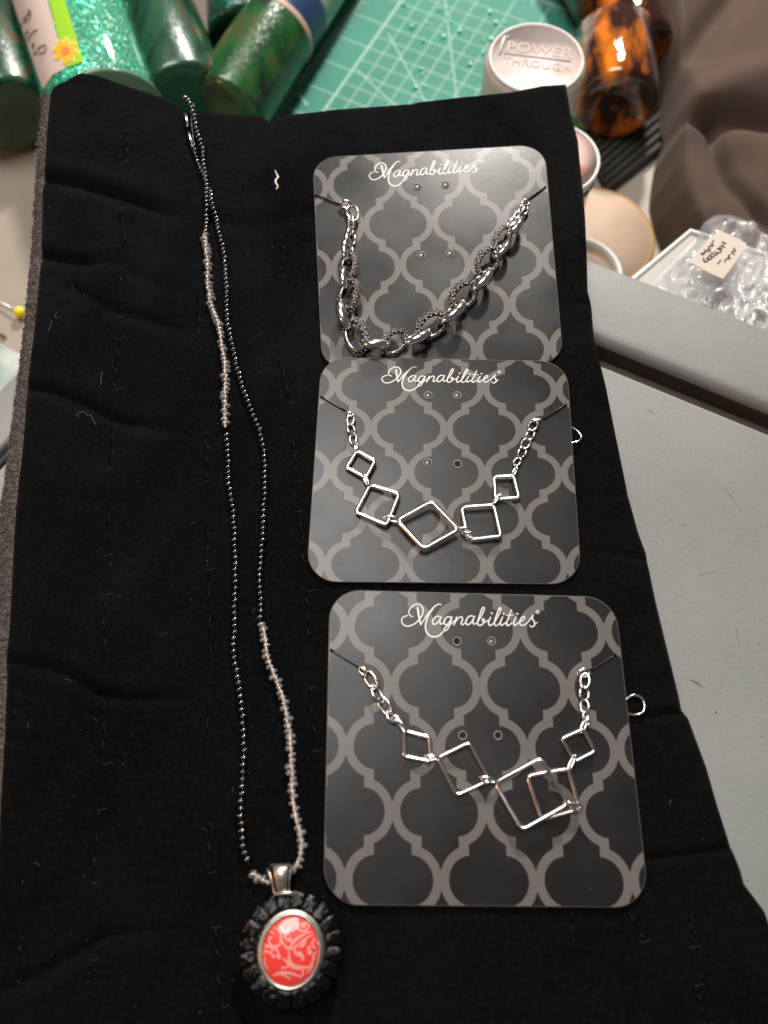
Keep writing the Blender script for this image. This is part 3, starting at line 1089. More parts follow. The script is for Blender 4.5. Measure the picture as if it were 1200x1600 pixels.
# ------------------------------------------------------------------ chain pieces
def make_link(root, c, p1, p2, width, wire, roll, h, kind='smooth', name=None, mt=None, seg=26, side=0.0):
    """closed oval link: p1, p2 = outer ends in the picture, width and wire in pixels"""
    cy = (p1[1] + p2[1]) / 2
    k = 1 / px_cm(cy) * 0.985
    A = c.plane(*p1, h); B = c.plane(*p2, h)
    ax = (B - A)
    r = wire * k / 2
    a = ax.length / 2 - r
    b = max(width * k / 2 - r, r * 0.9)
    ax.normalize()
    sd = Vector((0, 0, 1)).cross(ax).normalized()
    R = Matrix.Rotation(math.radians(roll), 3, ax)
    sd = R @ sd
    nn = ax.cross(sd)
    ce = (A + B) / 2
    pts = []
    for i in range(seg):
        t = 2 * math.pi * i / seg
        cs, sn = math.cos(t), math.sin(t)
        e = 0.96
        pts.append(ce + ax * a * math.copysign(abs(cs) ** e, cs) + sd * b * math.copysign(abs(sn) ** e, sn))
    low = min(p.z - (c.z0 + c.sl * p.y) for p in pts) - r
    if low < 0.01:
        pts = [p + Vector((0, 0, 0.01 - low)) for p in pts]
    mb = MB()
    if kind == 'smooth':
        rr = [r * (1.10 - 0.20 * abs(math.cos(2 * math.pi * i / seg)) + side * math.sin(2 * math.pi * i / seg)) for i in range(seg)]
        mb.tube(pts, rr, 12, closed=True)
        return mb.build(name or 'smooth_link', mt or M['silver'], root)
    mb.tube(pts, [r * (0.88 + side * math.sin(2 * math.pi * i / seg)) for i in range(seg)], 10, closed=True)
    lk = mb.build(name or 'textured_link', M['silver_dark'], root)
    kb = MB()
    L = sum((pts[i] - pts[i - 1]).length for i in range(seg))
    n = max(int(L / (r * 1.0)), 14)
    dense = arclen([pts[i % seg] for i in range(seg + 1)], L / n)[:n]
    cen = sum(pts, Vector()) / seg
    for i, (p, t) in enumerate(dense):
        o_ = (p - cen); o_ -= t * o_.dot(t); o_.normalize()
        bn = t.cross(o_).normalized()
        near = min(range(seg), key=lambda q_: (pts[q_] - p).length)
        rl = r * (1.0 + side * math.sin(2 * math.pi * near / seg))
        for a_ in ((-76, 0, 76) if i % 2 else (-112, -38, 38, 112)):
            an = math.radians(a_)
            d = o_ * math.cos(an) + bn * math.sin(an)
            kb.sphere(p + d * rl * 0.82, rl * 0.45 * rnd.uniform(0.85, 1.1), 7, 5)
    kb.build('raised_dots', M['silver'], lk, kind='stuff')
    # plain inner lining
    inner = [p + (cen - p).normalized() * r * 0.45 for p in pts]
    MB().tube(inner, r * 0.5, 8, closed=True).build('inner_lining', M['silver'], lk)
    return lk


f1 = lambda x, y: (480 + x / 3, 220 + y / 3)
n1 = thing('link_necklace', C1.at(0.45, 0.6), 'silver necklace of graduated smooth and dotted oval links hanging on the topmost card', 'necklace')
CH1 = [  # ends in crop units, width, wire, roll, height, kind
    ((150, 296), (212, 312), 48, 15, 55, 0.1, 's'),
    ((196, 302), (230, 378), 66, 14, 15, 0.14, 's'),
    ((202, 345), (208, 445), 44, 15, 35, 0.16, 's'),
    ((216, 412), (196, 500), 56, 17, -38, 0.18, 's'),
    ((196, 465), (192, 568), 75, 24, 74, 0.2, 's'),
    ((198, 528), (186, 650), 67, 24, -30, 0.2, 't'),
    ((184, 592), (190, 700), 71, 29, 74, 0.24, 's'),
    ((200, 650), (184, 802), 89, 29, -22, 0.26, 't'),
    ((168, 748), (206, 892), 92, 36, 74, 0.28, 's'),
    ((198, 840), (256, 992), 114, 26, -18, 0.26, 't'),
    ((240, 944), (392, 950), 96, 39, 74, 0.34, 's'),
    ((358, 992), (462, 898), 120, 24, -12, 0.26, 't'),
    ((446, 950), (580, 888), 89, 39, 74, 0.34, 's'),
    ((522, 910), (652, 820), 110, 25, -18, 0.26, 't'),
    ((618, 858), (734, 752), 87, 37, 74, 0.32, 's'),
    ((680, 780), (790, 672), 99, 25, -18, 0.26, 't'),
    ((766, 706), (856, 600), 82, 35, 74, 0.3, 's'),
    ((806, 622), (892, 508), 89, 23, -18, 0.24, 't'),
    ((872, 552), (940, 468), 71, 30, 74, 0.26, 's'),
    ((890, 505), (946, 408), 59, 21, -28, 0.22, 't'),
    ((932, 448), (1000, 362), 64, 26, 74, 0.22, 's'),
    ((938, 400), (982, 362), 40, 12, 10, 0.16, 's'),
    ((970, 372), (1016, 298), 46, 14, -35, 0.18, 's'),
    ((996, 350), (1030, 300), 54, 13, 20, 0.14, 's'),
    ((1000, 306), (1044, 282), 40, 13, 35, 0.12, 's'),
]
for n_, (a, b, w, wi, ro, h, k) in enumerate(CH1):
    a, b = f1(*a), f1(*b)
    L = math.hypot(a[0] - b[0], a[1] - b[1])
    if 3 <= n_ <= 20:
        if k == 's':
            make_link(n1, C1, a, b, L * 0.80, L * 0.205, -50, h, 'smooth', side=-0.42)
        else:
            ex = (b[0] - a[0]) / L * 1.5, (b[1] - a[1]) / L * 1.5
            a, b = (a[0] - ex[0], a[1] - ex[1]), (b[0] + ex[0], b[1] + ex[1])
            make_link(n1, C1, a, b, L * 0.80, L * 0.175, 26, h, 'textured', side=0.30)
    else:
        make_link(n1, C1, a, b, w / 3, wi / 3, ro, h, 'smooth')


def make_square(root, c, corners, wire, hs, mt, name='square_link'):
    k = 1 / px_cm(sum(q[1] for q in corners) / 4)
    r = wire * k / 2
    V = [c.plane(q[0], q[1], h) for q, h in zip(corners, hs)]
    pts = []
    for i in range(4):
        p0, p1, p2 = V[i - 1], V[i], V[(i + 1) % 4]
        rad = min((p0 - p1).length, (p2 - p1).length) * 0.13
        a = p1 + (p0 - p1).normalized() * rad
        b = p1 + (p2 - p1).normalized() * rad
        for t in (0, .17, .33, .5, .67, .83, 1):
            pts.append(a * (1 - t) ** 2 + p1 * 2 * t * (1 - t) + b * t * t)
        for t in (.2, .4, .6, .8):
            nx = p2 + (p1 - p2).normalized() * rad
            pts.append(b.lerp(nx, t))
    MB().tube(pts, r, 12, closed=True).build(name, mt, root)


f2 = lambda x, y: (480 + x * 440 / 1200, 550 + y * 440 / 1200)
n2 = thing('square_necklace', C2.at(0.45, 0.6), 'silver necklace with one row of separate open squares hanging on the middle card', 'necklace')
for cs, hs, m_ in [
    ([(212, 424), (289, 465), (250, 538), (168, 494)], (.12, .2, .16, .1), 'rose'),
    ([(268, 568), (392, 606), (338, 740), (207, 684)], (.14, .22, .2, .12), 'rose'),
    ([(530, 638), (645, 757), (497, 840), (386, 718)], (.36, .34, .30, .28), 'rose'),
    ([(658, 664), (796, 654), (826, 786), (688, 802)], (.2, .22, .2, .16), 'silver'),
    ([(797, 534), (880, 530), (903, 622), (803, 630)], (.16, .2, .16, .12), 'silver')]:
    make_square(n2, C2, [f2(*q) for q in cs], 8.2 if hs[0] > .3 else 7.0, hs, M[m_])
for a, b, w, wi, ro, h in [
    ((205, 385), (212, 432), 26, 11, 60, 0.14), ((232, 515), (268, 575), 30, 10, 55, 0.2), ((322, 700), (400, 722), 34, 12, 52, 0.24),
    ((262, 560), (240, 520), 18, 9, 20, 0.24), ((636, 756), (706, 762), 34, 12, 50, 0.28), ((660, 768), (712, 790), 30, 11, 30, 0.26), ((826, 600), (786, 655), 28, 11, 55, 0.22), ((895, 485), (872, 535), 30, 12, 50, 0.2)]:
    make_link(n2, C2, f2(*a), f2(*b), w * .3667, wi * .3667, ro, h, name='connector_ring')
for a, b, w, ro in [
    ((160, 262), (200, 268), 26, 50), ((186, 258), (184, 318), 40, 18), ((178, 302), (196, 356), 42, -25), ((194, 346), (198, 396), 40, 20),
    ((1000, 288), (952, 294), 26, 50), ((975, 290), (948, 338), 46, 18), ((966, 326), (936, 378), 44, -28), ((944, 366), (918, 414), 46, 18), ((930, 402), (902, 452), 44, -28), ((905, 448), (884, 488), 38, 20)]:
    make_link(n2, C2, f2(*a), f2(*b), w * .3667, 10 * .3667, ro, 0.13, name='chain_link', mt=M['silver'], seg=20)


def hook(root, c, pts, h=-0.05):
    V = spline([c.plane(x, y, h) for x, y in pts], 6)
    MB().tube(V, 0.034, 8).build('hook', M['silver'], root)


hook(n2, C2, [(866, 668), (884, 667), (893, 668), (903, 674), (908, 682), (904, 689), (894, 692), (888, 693), (870, 690)])

n3 = thing('square_necklace', C3.at(0.5, 0.55), 'silver necklace with two overlapping crossed squares hanging on the lowest card', 'necklace')
for cs, hs, m_ in [
    ([(631, 1142), (671, 1152), (674, 1190), (632, 1182)], (.14, .2, .16, .1), 'silver'),
    ([(684, 1184), (733, 1160), (765, 1219), (713, 1243)], (.14, .24, .2, .12), 'silver'),
    ([(773, 1223), (845, 1184), (888, 1256), (815, 1297)], (.2, .44, .42, .3), 'silver'),
    ([(824, 1212), (888, 1202), (906, 1264), (846, 1281)], (.14, .2, .16, .1), 'rose'),
    ([(878, 1154), (911, 1139), (929, 1174), (898, 1190)], (.16, .2, .16, .12), 'silver')]:
    make_square(n3, C3, cs, 6.8, hs, M[m_])
for a, b, w, wi, ro, h in [
    ((662, 1181), (690, 1187), 12, 4, 50, 0.2), ((668, 1186), (684, 1184), 9, 4, 10, 0.22), ((748, 1214), (778, 1222), 12, 4.5, 52, 0.24), ((752, 1218), (766, 1220), 12, 4, 10, 0.24),
    ((878, 1254), (912, 1262), 11, 4.5, 50, 0.3), ((892, 1260), (908, 1262), 12, 4, 15, 0.26), ((899, 1178), (886, 1208), 11, 4.2, 55, 0.24), ((917, 1122), (907, 1146), 12, 4.4, 50, 0.2), ((914, 1120), (922, 1134), 10, 4, 20, 0.22),
    ((618, 1120), (636, 1146), 12, 5.5, 40, 0.2), ((612, 1118), (630, 1130), 12, 6, 20, 0.2)]:
    make_link(n3, C3, a, b, w, wi, ro, h, name='connector_ring')
f3 = lambda x, y: (540 + x * .11667, 1020 + y * .11667)
for a, b, w, ro in [
    ((190, 180), (280, 320), 110, 35), ((270, 235), (420, 500), 165, 18), ((350, 420), (500, 690), 150, -30), ((450, 585), (610, 840), 165, 18), ((550, 770), (680, 950), 130, -28)]:
    make_link(n3, C3, f3(*a), f3(*b), w * .11667 * 1.06, 4.6, ro, 0.14, name='chain_link', seg=20)
for a, b, w, ro in [
    ((901, 1053), (924, 1051), 16, 20), ((915, 1050), (913, 1077), 17, 12), ((913, 1070), (913, 1097), 19, -20), ((913, 1091), (914, 1116), 16, 25), ((916, 1110), (914, 1128), 14, -30)]:
    make_link(n3, C3, a, b, w * 1.06, 4.5, ro, 0.14, name='chain_link', seg=20)
hook(n3, C3, [(955, 1100), (973, 1098), (980, 1091), (991, 1086), (1002, 1090), (1007, 1101), (1004, 1113), (992, 1117), (978, 1115), (960, 1114)])

# ================================================================== BEADED NECKLACE
bn = thing('beaded_necklace', P(400, 900, 0.05), 'long black seed bead necklace with clear bead sections and a round red pendant', 'necklace')
LEFT_A = [(291, 158), (298, 166), (301, 175), (305, 188), (308, 204), (313, 221), (317, 230), (318, 248), (320, 265), (323, 285), (324, 303), (324, 329), (323, 340), (324, 356), (322, 367)]
LEFT_B = [(322, 372), (324, 396), (326, 422), (326, 445), (329, 466), (333, 485), (342, 507), (346, 526), (348, 545), (352, 564), (353, 590), (352, 615), (352, 649), (353, 670)]
LEFT_C = [(355, 682), (358, 711), (358, 739), (359, 758), (362, 775), (365, 798), (367, 818), (368, 843), (369, 872), (369, 911), (368, 943), (368, 977), (366, 1003), (367, 1027), (373, 1057), (377, 1084), (380, 1119), (382, 1152), (382, 1189), (380, 1231), (378, 1271), (380, 1299), (381, 1327), (387, 1340), (391, 1353)]
LEFT_D = [(397, 1364), (403, 1369), (412, 1374), (422, 1378)]
RIGHT_A = [(303, 165), (304, 172), (300, 190), (304, 230), (308, 250), (318, 275), (330, 304), (334, 325), (339, 342), (342, 360), (348, 381), (352, 405), (355, 434), (357, 456), (357, 477), (357, 494), (359, 515), (362, 531), (366, 547), (370, 569), (375, 586), (381, 609), (390, 632), (398, 653), (407, 675), (413, 704), (415, 729), (415, 756), (415, 775), (413, 798), (412, 818), (411, 847), (409, 867), (407, 889), (406, 911), (409, 932), (408, 966)]
RIGHT_B = [(411, 977), (416, 1000), (418, 1020), (421, 1034), (427, 1048), (433, 1065), (440, 1082), (445, 1099), (451, 1130), (454, 1151), (455, 1169), (456, 1192), (457, 1220), (458, 1245), (463, 1276), (469, 1299), (472, 1324), (467, 1344), (459, 1359), (448, 1368)]


def strand(path, up=0.09):
    return spline([surf(x, y, up) for x, y in path], 5)


# over the pad's top border the strand dips; keep it lying on the velvet
BR = 0.098
bead_me = MB().sphere((0, 0, 0), BR, 12, 8, (1, 1, 0.72))
b0 = bead_me.build('seed_bead', M['jet'], bn)
b0.parent = bn
clear_mb = MB()
clear_mb.sphere((0, 0, 0), BR * 1.24, 12, 8, (1, 1, 0.66))
c0 = clear_mb.build('clear_bead', M['clear'], bn)
for q in (b0, c0):      # meshes were made about the world origin; bring them back to their own centre
    org = world_org(bn)
    q.data.transform(Matrix.Translation(org * S))
jet_me, clr_me = b0.data, c0.data
bpy.data.objects.remove(b0)
bpy.data.objects.remove(c0)
BO = world_org(bn)


def quat(t):
    return Vector(t).to_track_quat('Z', 'Y')


def run_beads(path, me, name, step, jit, sc=(0.95, 1.05)):
    pts = strand(path)
    for p, t in arclen(pts, step):
        side_ = Vector((0, 0, 1)).cross(t)
        p = p + side_ * rnd.uniform(-jit, jit) + Vector((0, 0, rnd.uniform(-jit, jit) * 0.3))
        tt = (t + Vector((rnd.uniform(-.15, .15), rnd.uniform(-.15, .15), rnd.uniform(-.1, .1)))).normalized()
        inst(me, name, bn, p, quat(tt), rnd.uniform(*sc), BO)


run_beads(LEFT_A, jet_me, 'seed_bead', 0.174, 0.014)
run_beads(LEFT_C, jet_me, 'seed_bead', 0.168, 0.014)
run_beads(RIGHT_A[6:], jet_me, 'seed_bead', 0.166, 0.014)
run_beads(RIGHT_A[3:7], jet_me, 'seed_bead', 0.16, 0.012, (0.6, 0.75))
for pth in (LEFT_B, LEFT_D, RIGHT_B):
    run_beads(pth, clr_me, 'clear_bead', 0.142, 0.045, (0.75, 1.18))
    core = strand(pth, 0.09)
    n = len(core)
    MB().tube([p + Vector((rnd.uniform(-.006, .006), 0, 0)) for p in core], [0.036 + 0.016 * math.sin(i * 2.4) * math.cos(i * .7) for i in range(n)], 8).build('silver_lining', M['core'], bn)
for pth in (LEFT_A, LEFT_C, RIGHT_A):
    MB().tube(strand(pth, 0.085), 0.022, 6).build('string', M['cord'], bn)
# barrel clasp: two dark tubes with end collars
for a, b in (((290, 182), (295, 203)), ((295, 210), (302, 234))):
    A, B = surf(*a, 0.10), surf(*b, 0.10)
    fr = [A.lerp(B, t) for t in (0, .06, .12, .2, .8, .88, .94, 1)]
    MB().tube(fr, [0.04, 0.062, 0.062, 0.072, 0.072, 0.062, 0.062, 0.04], 14).build('barrel_clasp', M['jet'], bn)
MB().tube([surf(302, 236, .09), surf(305, 243, .09), surf(309, 250, .09)], 0.03, 6).build('clasp_ring', M['silver_dark'], bn)

# pendant
PC = P(455, 1482, 0.45)
k_ = 1 / px_cm(1482, 0.45)
pend_org = PC
Mx = Matrix.Translation(PC)
RO = 82 * k_
MB().lathe([(0, -0.42), (RO * 0.86, -0.40), (RO * 0.93, -0.28), (RO * 0.92, 0.0), (RO * 0.86, 0.04), (RO * 0.62, 0.04), (0, 0.02)], 48, Mx).build('pendant_disc', M['resin'], bn)
nseg = 20
for k in range(nseg):
    a = 2 * math.pi * (k + 0.5) / nseg + 0.05
    rad = Vector((math.cos(a), math.sin(a), 0))
    tan = Vector((-math.sin(a), math.cos(a), 0))
    R3 = Matrix((rad, tan, Vector((0, 0, 1)))).transposed()
    tilt = Matrix.Rotation(math.radians(rnd.uniform(-7, 7)), 3, rad) @ Matrix.Rotation(math.radians(rnd.uniform(8, 20)), 3, tan)
    R3 = tilt @ R3
    # rounded block: grid cube pushed towards a superellipsoid
    vs, fs = [], []
    nu, nv = 14, 8
    hx, hy, hz = RO * 0.175, RO * 0.150 * rnd.uniform(0.88, 1.04), 0.12
    for i in range(nv + 1):
        th2 = -math.pi / 2 + math.pi * i / nv
        for j in range(nu):
            ph = 2 * math.pi * j / nu
            f_ = lambda w, e: math.copysign(abs(w) ** e, w)
            x = hx * f_(math.cos(th2), .45) * f_(math.cos(ph), .4)
            y = hy * f_(math.cos(th2), .45) * f_(math.sin(ph), .4)
            z = hz * f_(math.sin(th2), .45)
            z += 0.022 * math.sin(7 * x / hx + k) * math.cos(3 * y / hy + 2 * k) * (1 if z > 0 else 0)
            vs.append(PC + rad * RO * 0.82 + R3 @ Vector((x, y, z)) + Vector((0, 0, -0.02)))
    for i in range(nv):
        for j in range(nu):
            j2 = (j + 1) % nu
            fs.append((i * nu + j, i * nu + j2, (i + 1) * nu + j2, (i + 1) * nu + j))
    MB().add(vs, fs).build('carved_block', M['resin'], bn)
OC = P(454.5, 1485, 0.52)
rx, ry = 43.0 * k_, 48.6 * k_
Mo = Matrix.Translation(OC) @ Matrix.Rotation(math.radians(-8), 4, 'Z')
MB().lathe([(rx * 1.18, -0.14), (rx * 1.19, 0.0), (rx * 1.16, 0.03), (rx * 1.12, 0.015), (rx * 1.11, 0.055), (rx * 1.07, 0.085), (rx * 1.02, 0.07), (rx * 0.99, 0.02), (rx * 0.98, -0.1)], 64, Mo, 1, ry / rx).build('oval_bezel', M['silver_old'], bn)


def dome(q):
    d = q - OC
    d = Matrix.Rotation(math.radians(8), 3, 'Z') @ Vector((d.x, d.y, 0))
    rr = min((d.x / rx) ** 2 + (d.y / ry) ** 2, 1.0)
    return 0.02 + 0.13 * math.sqrt(max(1 - rr * 0.93, 0.0))


prof_d = [(rx * t, 0.02 + 0.13 * math.sqrt(max(1 - t * t * 0.93, 0))) for t in [1.0, .97, .93, .87, .8, .7, .6, .5, .4, .3, .2, .1, 0]]
cab = MB().lathe(prof_d, 64, Mo, 1, ry / rx).build('red_cabochon', M['red'], bn)
SC = [([(450, 795), (500, 812), (530, 860), (520, 930), (475, 955), (435, 930), (430, 890), (455, 880)], 11), ([(372, 962), (430, 955), (485, 972), (510, 1012)], 12), ([(372, 990), (420, 1000), (470, 1030)], 10), ([(372, 935), (410, 945), (440, 965)], 8),
      ([(540, 770), (535, 805), (560, 835), (595, 815), (608, 780)], 18), ([(648, 752), (665, 800), (715, 825), (760, 795), (745, 752), (712, 765)], 9), ([(840, 835), (750, 840), (680, 875), (625, 925), (600, 972)], 13), ([(845, 858), (770, 868), (700, 912), (660, 960)], 9),
      ([(520, 868), (548, 925), (590, 968), (638, 962), (662, 925)], 10), ([(632, 905), (590, 900), (562, 880), (572, 848), (600, 860)], 9), ([(600, 985), (598, 1050), (628, 1105), (690, 1125), (765, 1125), (795, 1060)], 13), ([(590, 1060), (600, 1100), (640, 1135), (700, 1140)], 9), ([(648, 960), (648, 1005), (690, 1020), (715, 1045), (695, 1072)], 14),
      ([(855, 900), (815, 890), (788, 925), (805, 965), (850, 965), (838, 925)], 10), ([(460, 1202), (530, 1172), (620, 1180), (700, 1212)], 13), ([(480, 1180), (560, 1195), (610, 1232)], 9), ([(540, 1050), (575, 1075), (590, 1120), (550, 1130)], 9), ([(850, 1000), (805, 1015), (800, 1055), (840, 1072)], 9),
      ([(700, 1140), (712, 1175), (695, 1212)], 10), ([(400, 1050), (385, 1080), (400, 1120), (420, 1150)], 9), ([(395, 870), (410, 850), (440, 830), (470, 850)], 8), ([(500, 1000), (520, 1040), (505, 1060)], 9), ([(735, 900), (715, 935), (690, 960)], 15), ([(800, 1100), (770, 1150), (740, 1180)], 9), ([(610, 735), (640, 720), (670, 735)], 8)]
DT = [(762, 965, 15), (768, 1003, 18), (605, 895, 16), (715, 775, 22), (685, 1015, 20), (438, 882, 12), (468, 1036, 14), (502, 1032, 13), (545, 1132, 13), (835, 925, 12), (455, 985, 12)]
sb = MB()


def cabpt(x, y):
    return P(340 + x * 0.1875, 1300 + y * 0.1875, 0.64)


def inside(q):
    d = Matrix.Rotation(math.radians(8), 3, 'Z') @ Vector((q.x - OC.x, q.y - OC.y, 0))
    return (d.x / rx) ** 2 + (d.y / ry) ** 2 < 0.955


lift_fn = lambda q: Vector((q.x, q.y, OC.z + dome(q) + 0.0035 + (q.z - 0.64)))
for n_, (pts, w) in enumerate(SC):
    pp = [p for p in spline([cabpt(*q) for q in pts], 7) if inside(p)]
    if len(pp) < 3:
        continue
    w_ = w * 0.1875 * k_ * 1.35
    sb.ribbon(pp, [w_ * (0.45 + 0.75 * math.sin(math.pi * (i + .5) / len(pp))) for i in range(len(pp))], lift=0.0004 * (n_ % 5), fn=lift_fn)
for x, y, r in DT:
    c_ = cabpt(x, y)
    rr = r * 0.1875 * k_
    sb.add([lift_fn(c_ + Vector((0, 0, .003)))] + [lift_fn(c_ + Vector((math.cos(a * math.pi / 6), math.sin(a * math.pi / 6), 0)) * rr + Vector((0, 0, .003))) for a in range(12)], [(0, 1 + i, 1 + (i + 1) % 12) for i in range(12)])
sb.build('scroll_print', M['pink'], cab)
# bail
def bailpt(x, y, z):
    return P(340 + x * 0.1875, 1300 + y * 0.1875, z)


def plate(rows, name, m_):
    """rows: (xl, xr, y, z) across a curved tapering strap"""
    mb = MB()
    n = 8
    for xl, xr, y, z in rows:
        for i in range(n + 1):
            t = i / n
            mb.v.append(tuple(bailpt(xl + (xr - xl) * t, y, z + 0.05 * math.sin(math.pi * t))))
    for j in range(len(rows) - 1):
        for i in range(n):
            a = j * (n + 1) + i
            mb.f.append((a, a + n + 1, a + n + 2, a + 1))
    o_ = mb.build(name, m_, bn)
    md = o_.modifiers.new('thickness', 'SOLIDIFY')
    md.thickness = 0.04 * S
    md.offset = -1
    return o_


plate([(445, 590, 292, 0.10), (436, 600, 268, 0.28), (440, 598, 262, 0.42), (452, 594, 275, 0.54), (460, 590, 310, 0.62), (468, 586, 360, 0.64), (476, 582, 420, 0.60), (484, 580, 470, 0.56), (490, 584, 515, 0.52)], 'bail', M['silver_old'])
plate([(408, 436, 300, 0.22), (402, 440, 312, 0.34), (408, 452, 335, 0.42), (428, 464, 380, 0.46), (446, 474, 440, 0.44), (458, 484, 510, 0.40)], 'bail_wing', M['silver_old'])
plate([(592, 622, 285, 0.22), (592, 624, 300, 0.36), (592, 614, 330, 0.44), (590, 608, 390, 0.46), (586, 606, 450, 0.44), (586, 606, 510, 0.40)], 'bail_wing', M['silver_old'])
MB().tube(spline([bailpt(480, 520, .50), bailpt(540, 510, .56), bailpt(600, 508, .57), bailpt(655, 522, .50)], 5), 0.045, 8).build('bail_foot', M['silver_old'], bn)

# ================================================================== BACKGROUND THINGS ON THE TABLE
# ---- green cutting mat
K = P(978, 42, ZT)
er = (P(905, 172, ZT) - K); er.z = 0; er.normalize()
et = Vector((er.y, -er.x, 0))
et = et if et.x < 0 else -et
mat_root = thing('cutting_mat', K + er * 8 + et * 8 + Vector((0, 0, 0)), 'green self healing cutting mat with white ruler grid behind the velvet pad', 'cutting mat')
mp_ = lambda a, b, z=0.0: K + er * a + et * b + Vector((0, 0, 0.22 + z))
MAXE, MAXT = 26.0, 14.7
q = [mp_(0, 0), mp_(MAXE, 0), mp_(MAXE, MAXT), mp_(0, MAXT)]
a2 = sum(q[i - 1].x * q[i].y - q[i].x * q[i - 1].y for i in range(4))
MB().slab(q if a2 > 0 else q[::-1], 0.2).build('mat_sheet', M['mat'], mat_root, smooth=False)
gl = MB()


def line(a, b, w=0.045, z=0.006):
    gl.ribbon([mp_(*a), mp_(*b)], w, lift=z)


U = 1.77
E0, T0, T1 = 0.55, 0.45, 13.05
line((E0, T0), (MAXE - .6, T0), 0.10, 0.012); line((E0, T1), (MAXE - .6, T1), 0.10, 0.012); line((E0, T0), (E0, T1), 0.10, 0.014)
i = 0
while E0 + i * U / 8 < MAXE - 1:
    e = E0 + i * U / 8
    L = 1.0 if i % 8 == 0 else (0.62 if i % 4 == 0 else (0.45 if i % 2 == 0 else 0.3))
    if i % 8:
        line((e, T0), (e, T0 + L)); line((e, T1), (e, T1 - L))
    else:
        line((e, T0 - .15), (e, T1 + .15), 0.06)
    i += 1
i = 0
while T0 + i * U / 8 < T1:
    t = T0 + i * U / 8
    L = 0.62 if i % 4 == 0 else (0.45 if i % 2 == 0 else 0.3)
    if i % 8:
        line((E0, t), (E0 + L, t), 0.045, 0.008)
    else:
        line((E0, t), (MAXE - .6, t), 0.06, 0.010)
    i += 1
for k in range(0, 26):
    e = E0 + U + k * U / 2
    if e < MAXE - 1 and k % 2:
        line((e, T0 + U), (e, 11.0), 0.05, 0.007)
for k in range(0, 11):
    t = T0 + U + k * U / 2
    if t < 11.1 and k % 2:
        line((E0 + U, t), (MAXE - 1, t), 0.05, 0.009)
line((E0, 11.0), (MAXE - 1, 11.0), 0.07, 0.013)
for a, b in (((9.22, 10.87), (16, -4.8 + 0.0)), ((6.32, 10.58), (13, 2.9)), ((2.4, 9.3), (14, 2.4))):
    line(a, b, 0.075, 0.016) if b[1] > 0 else line(a, (13.5, 1.0), 0.075, 0.016)
for (a, b) in ((11.9, 12.7), (15.0, 14.0)):
    line((a, b), (a + 0.5, b - 0.8), 0.12, 0.018)
gl.build('printed_grid', M['matline'], mat_root, smooth=False)
GEMS = [(631, 7), (687, 15), (700, 27), (704, 34), (693, 58), (643, 42), (662, 64), (660, 117), (664, 135), (657, 108), (756, 63), (754, 83), (767, 62), (775, 36), (790, 36), (718, 49), (735, 101), (666, 37), (674, 40), (650, 137), (736, 99), (765, 20)]
gm = None
for gx, gy in GEMS:
    p = P(gx, gy, ZT + 0.24)
    r = rnd.uniform(0.07, 0.14)
    g = MB().lathe([(r * .8, 0), (r, r * .3), (r * .55, r * .75), (0, r * .78)], 8, Matrix.Translation(p)).build('rhinestone', M['gem'], None, smooth=False)
    tag(g, 'tiny green rhinestone scattered on the green cutting mat', 'rhinestone', 'rhinestones scattered on the mat')


# ---- lying bottles
def frame(p_end, p_far):
    ax = (p_far - p_end).normalized()
    return Matrix.Translation(p_end) @ ax.to_track_quat('Z', 'Y').to_matrix().to_4x4()


def hit_cyl(px, py, A, ax, r):
    d = ray(px, py).normalized()
    w = CAM - A
    d_ = d - ax * d.dot(ax); w_ = w - ax * w.dot(ax)
    a, b, c = d_.dot(d_), 2 * d_.dot(w_), w_.dot(w_) - r * r
    D = b * b - 4 * a * c
    if D < 0:
        D = 0
    t = (-b - math.sqrt(D)) / (2 * a)
    return CAM + d * t


def bottle(e_px, f_px, r, label, m_body, length=13, cap=M['capgrey'], z=None, name='glitter_bottle', neck=True):
    zc = ZT + r if z is None else z
    A = P(*e_px, zc); B = P(*f_px, zc)
    ax = (B - A).normalized()
    root = thing(name, A + ax * length / 2 - Vector((0, 0, r)), label, 'bottle')
    Fm = frame(A, A + ax)
    c = 0.35
    prof = [(0, 0.12), (r * .7, 0.05), (r - c, 0), (r - .1, .1), (r, c), (r, length - 1.2), (r * .93, length - .6), (r * .6, length), (r * .55, length + .3)]
    MB().lathe(prof + [(0, length + .3)], 48, Fm).build('bottle_body', m_body, root)
    if neck:
        MB().lathe([(r * .58, length + .25), (r * .62, length + .3), (r * .62, length + 2.6), (r * .5, length + 2.9), (0, length + 2.9)], 32, Fm).build('bottle_cap', cap, root)
    return root, A, ax


# A: labelled bottle
rA = 2.6
bA, A0, axA = bottle((174, 192), (118, 20), rA, 'bright green glitter bottle with a white and lime label showing a yellow flower', M['glit_bright'], 14)
bump_m = M['glit_bright']


def on_cyl(pts, A, ax, r):
    return [hit_cyl(x, y, A, ax, r) for x, y in pts]


def cyl_patch(A, ax, r, top_edge, bot_edge, n=14, m=14):
    """sheet wrapped on the cylinder between two picture polylines"""
    mb = MB()
    te_ = np.array(top_edge, float); be = np.array(bot_edge, float)
    for j in range(m + 1):
        for i in range(n + 1):
            u = i / n; v = j / m
            t0 = np.array([np.interp(u, np.linspace(0, 1, len(te_)), te_[:, c]) for c in (0, 1)])
            b0_ = np.array([np.interp(u, np.linspace(0, 1, len(be)), be[:, c]) for c in (0, 1)])
            p = t0 * (1 - v) + b0_ * v
            mb.v.append(tuple(hit_cyl(p[0], p[1], A, ax, r)))
    for j in range(m):
        for i in range(n):
            a = j * (n + 1) + i
            mb.f.append((a, a + n + 1, a + n + 2, a + 1))
    return mb


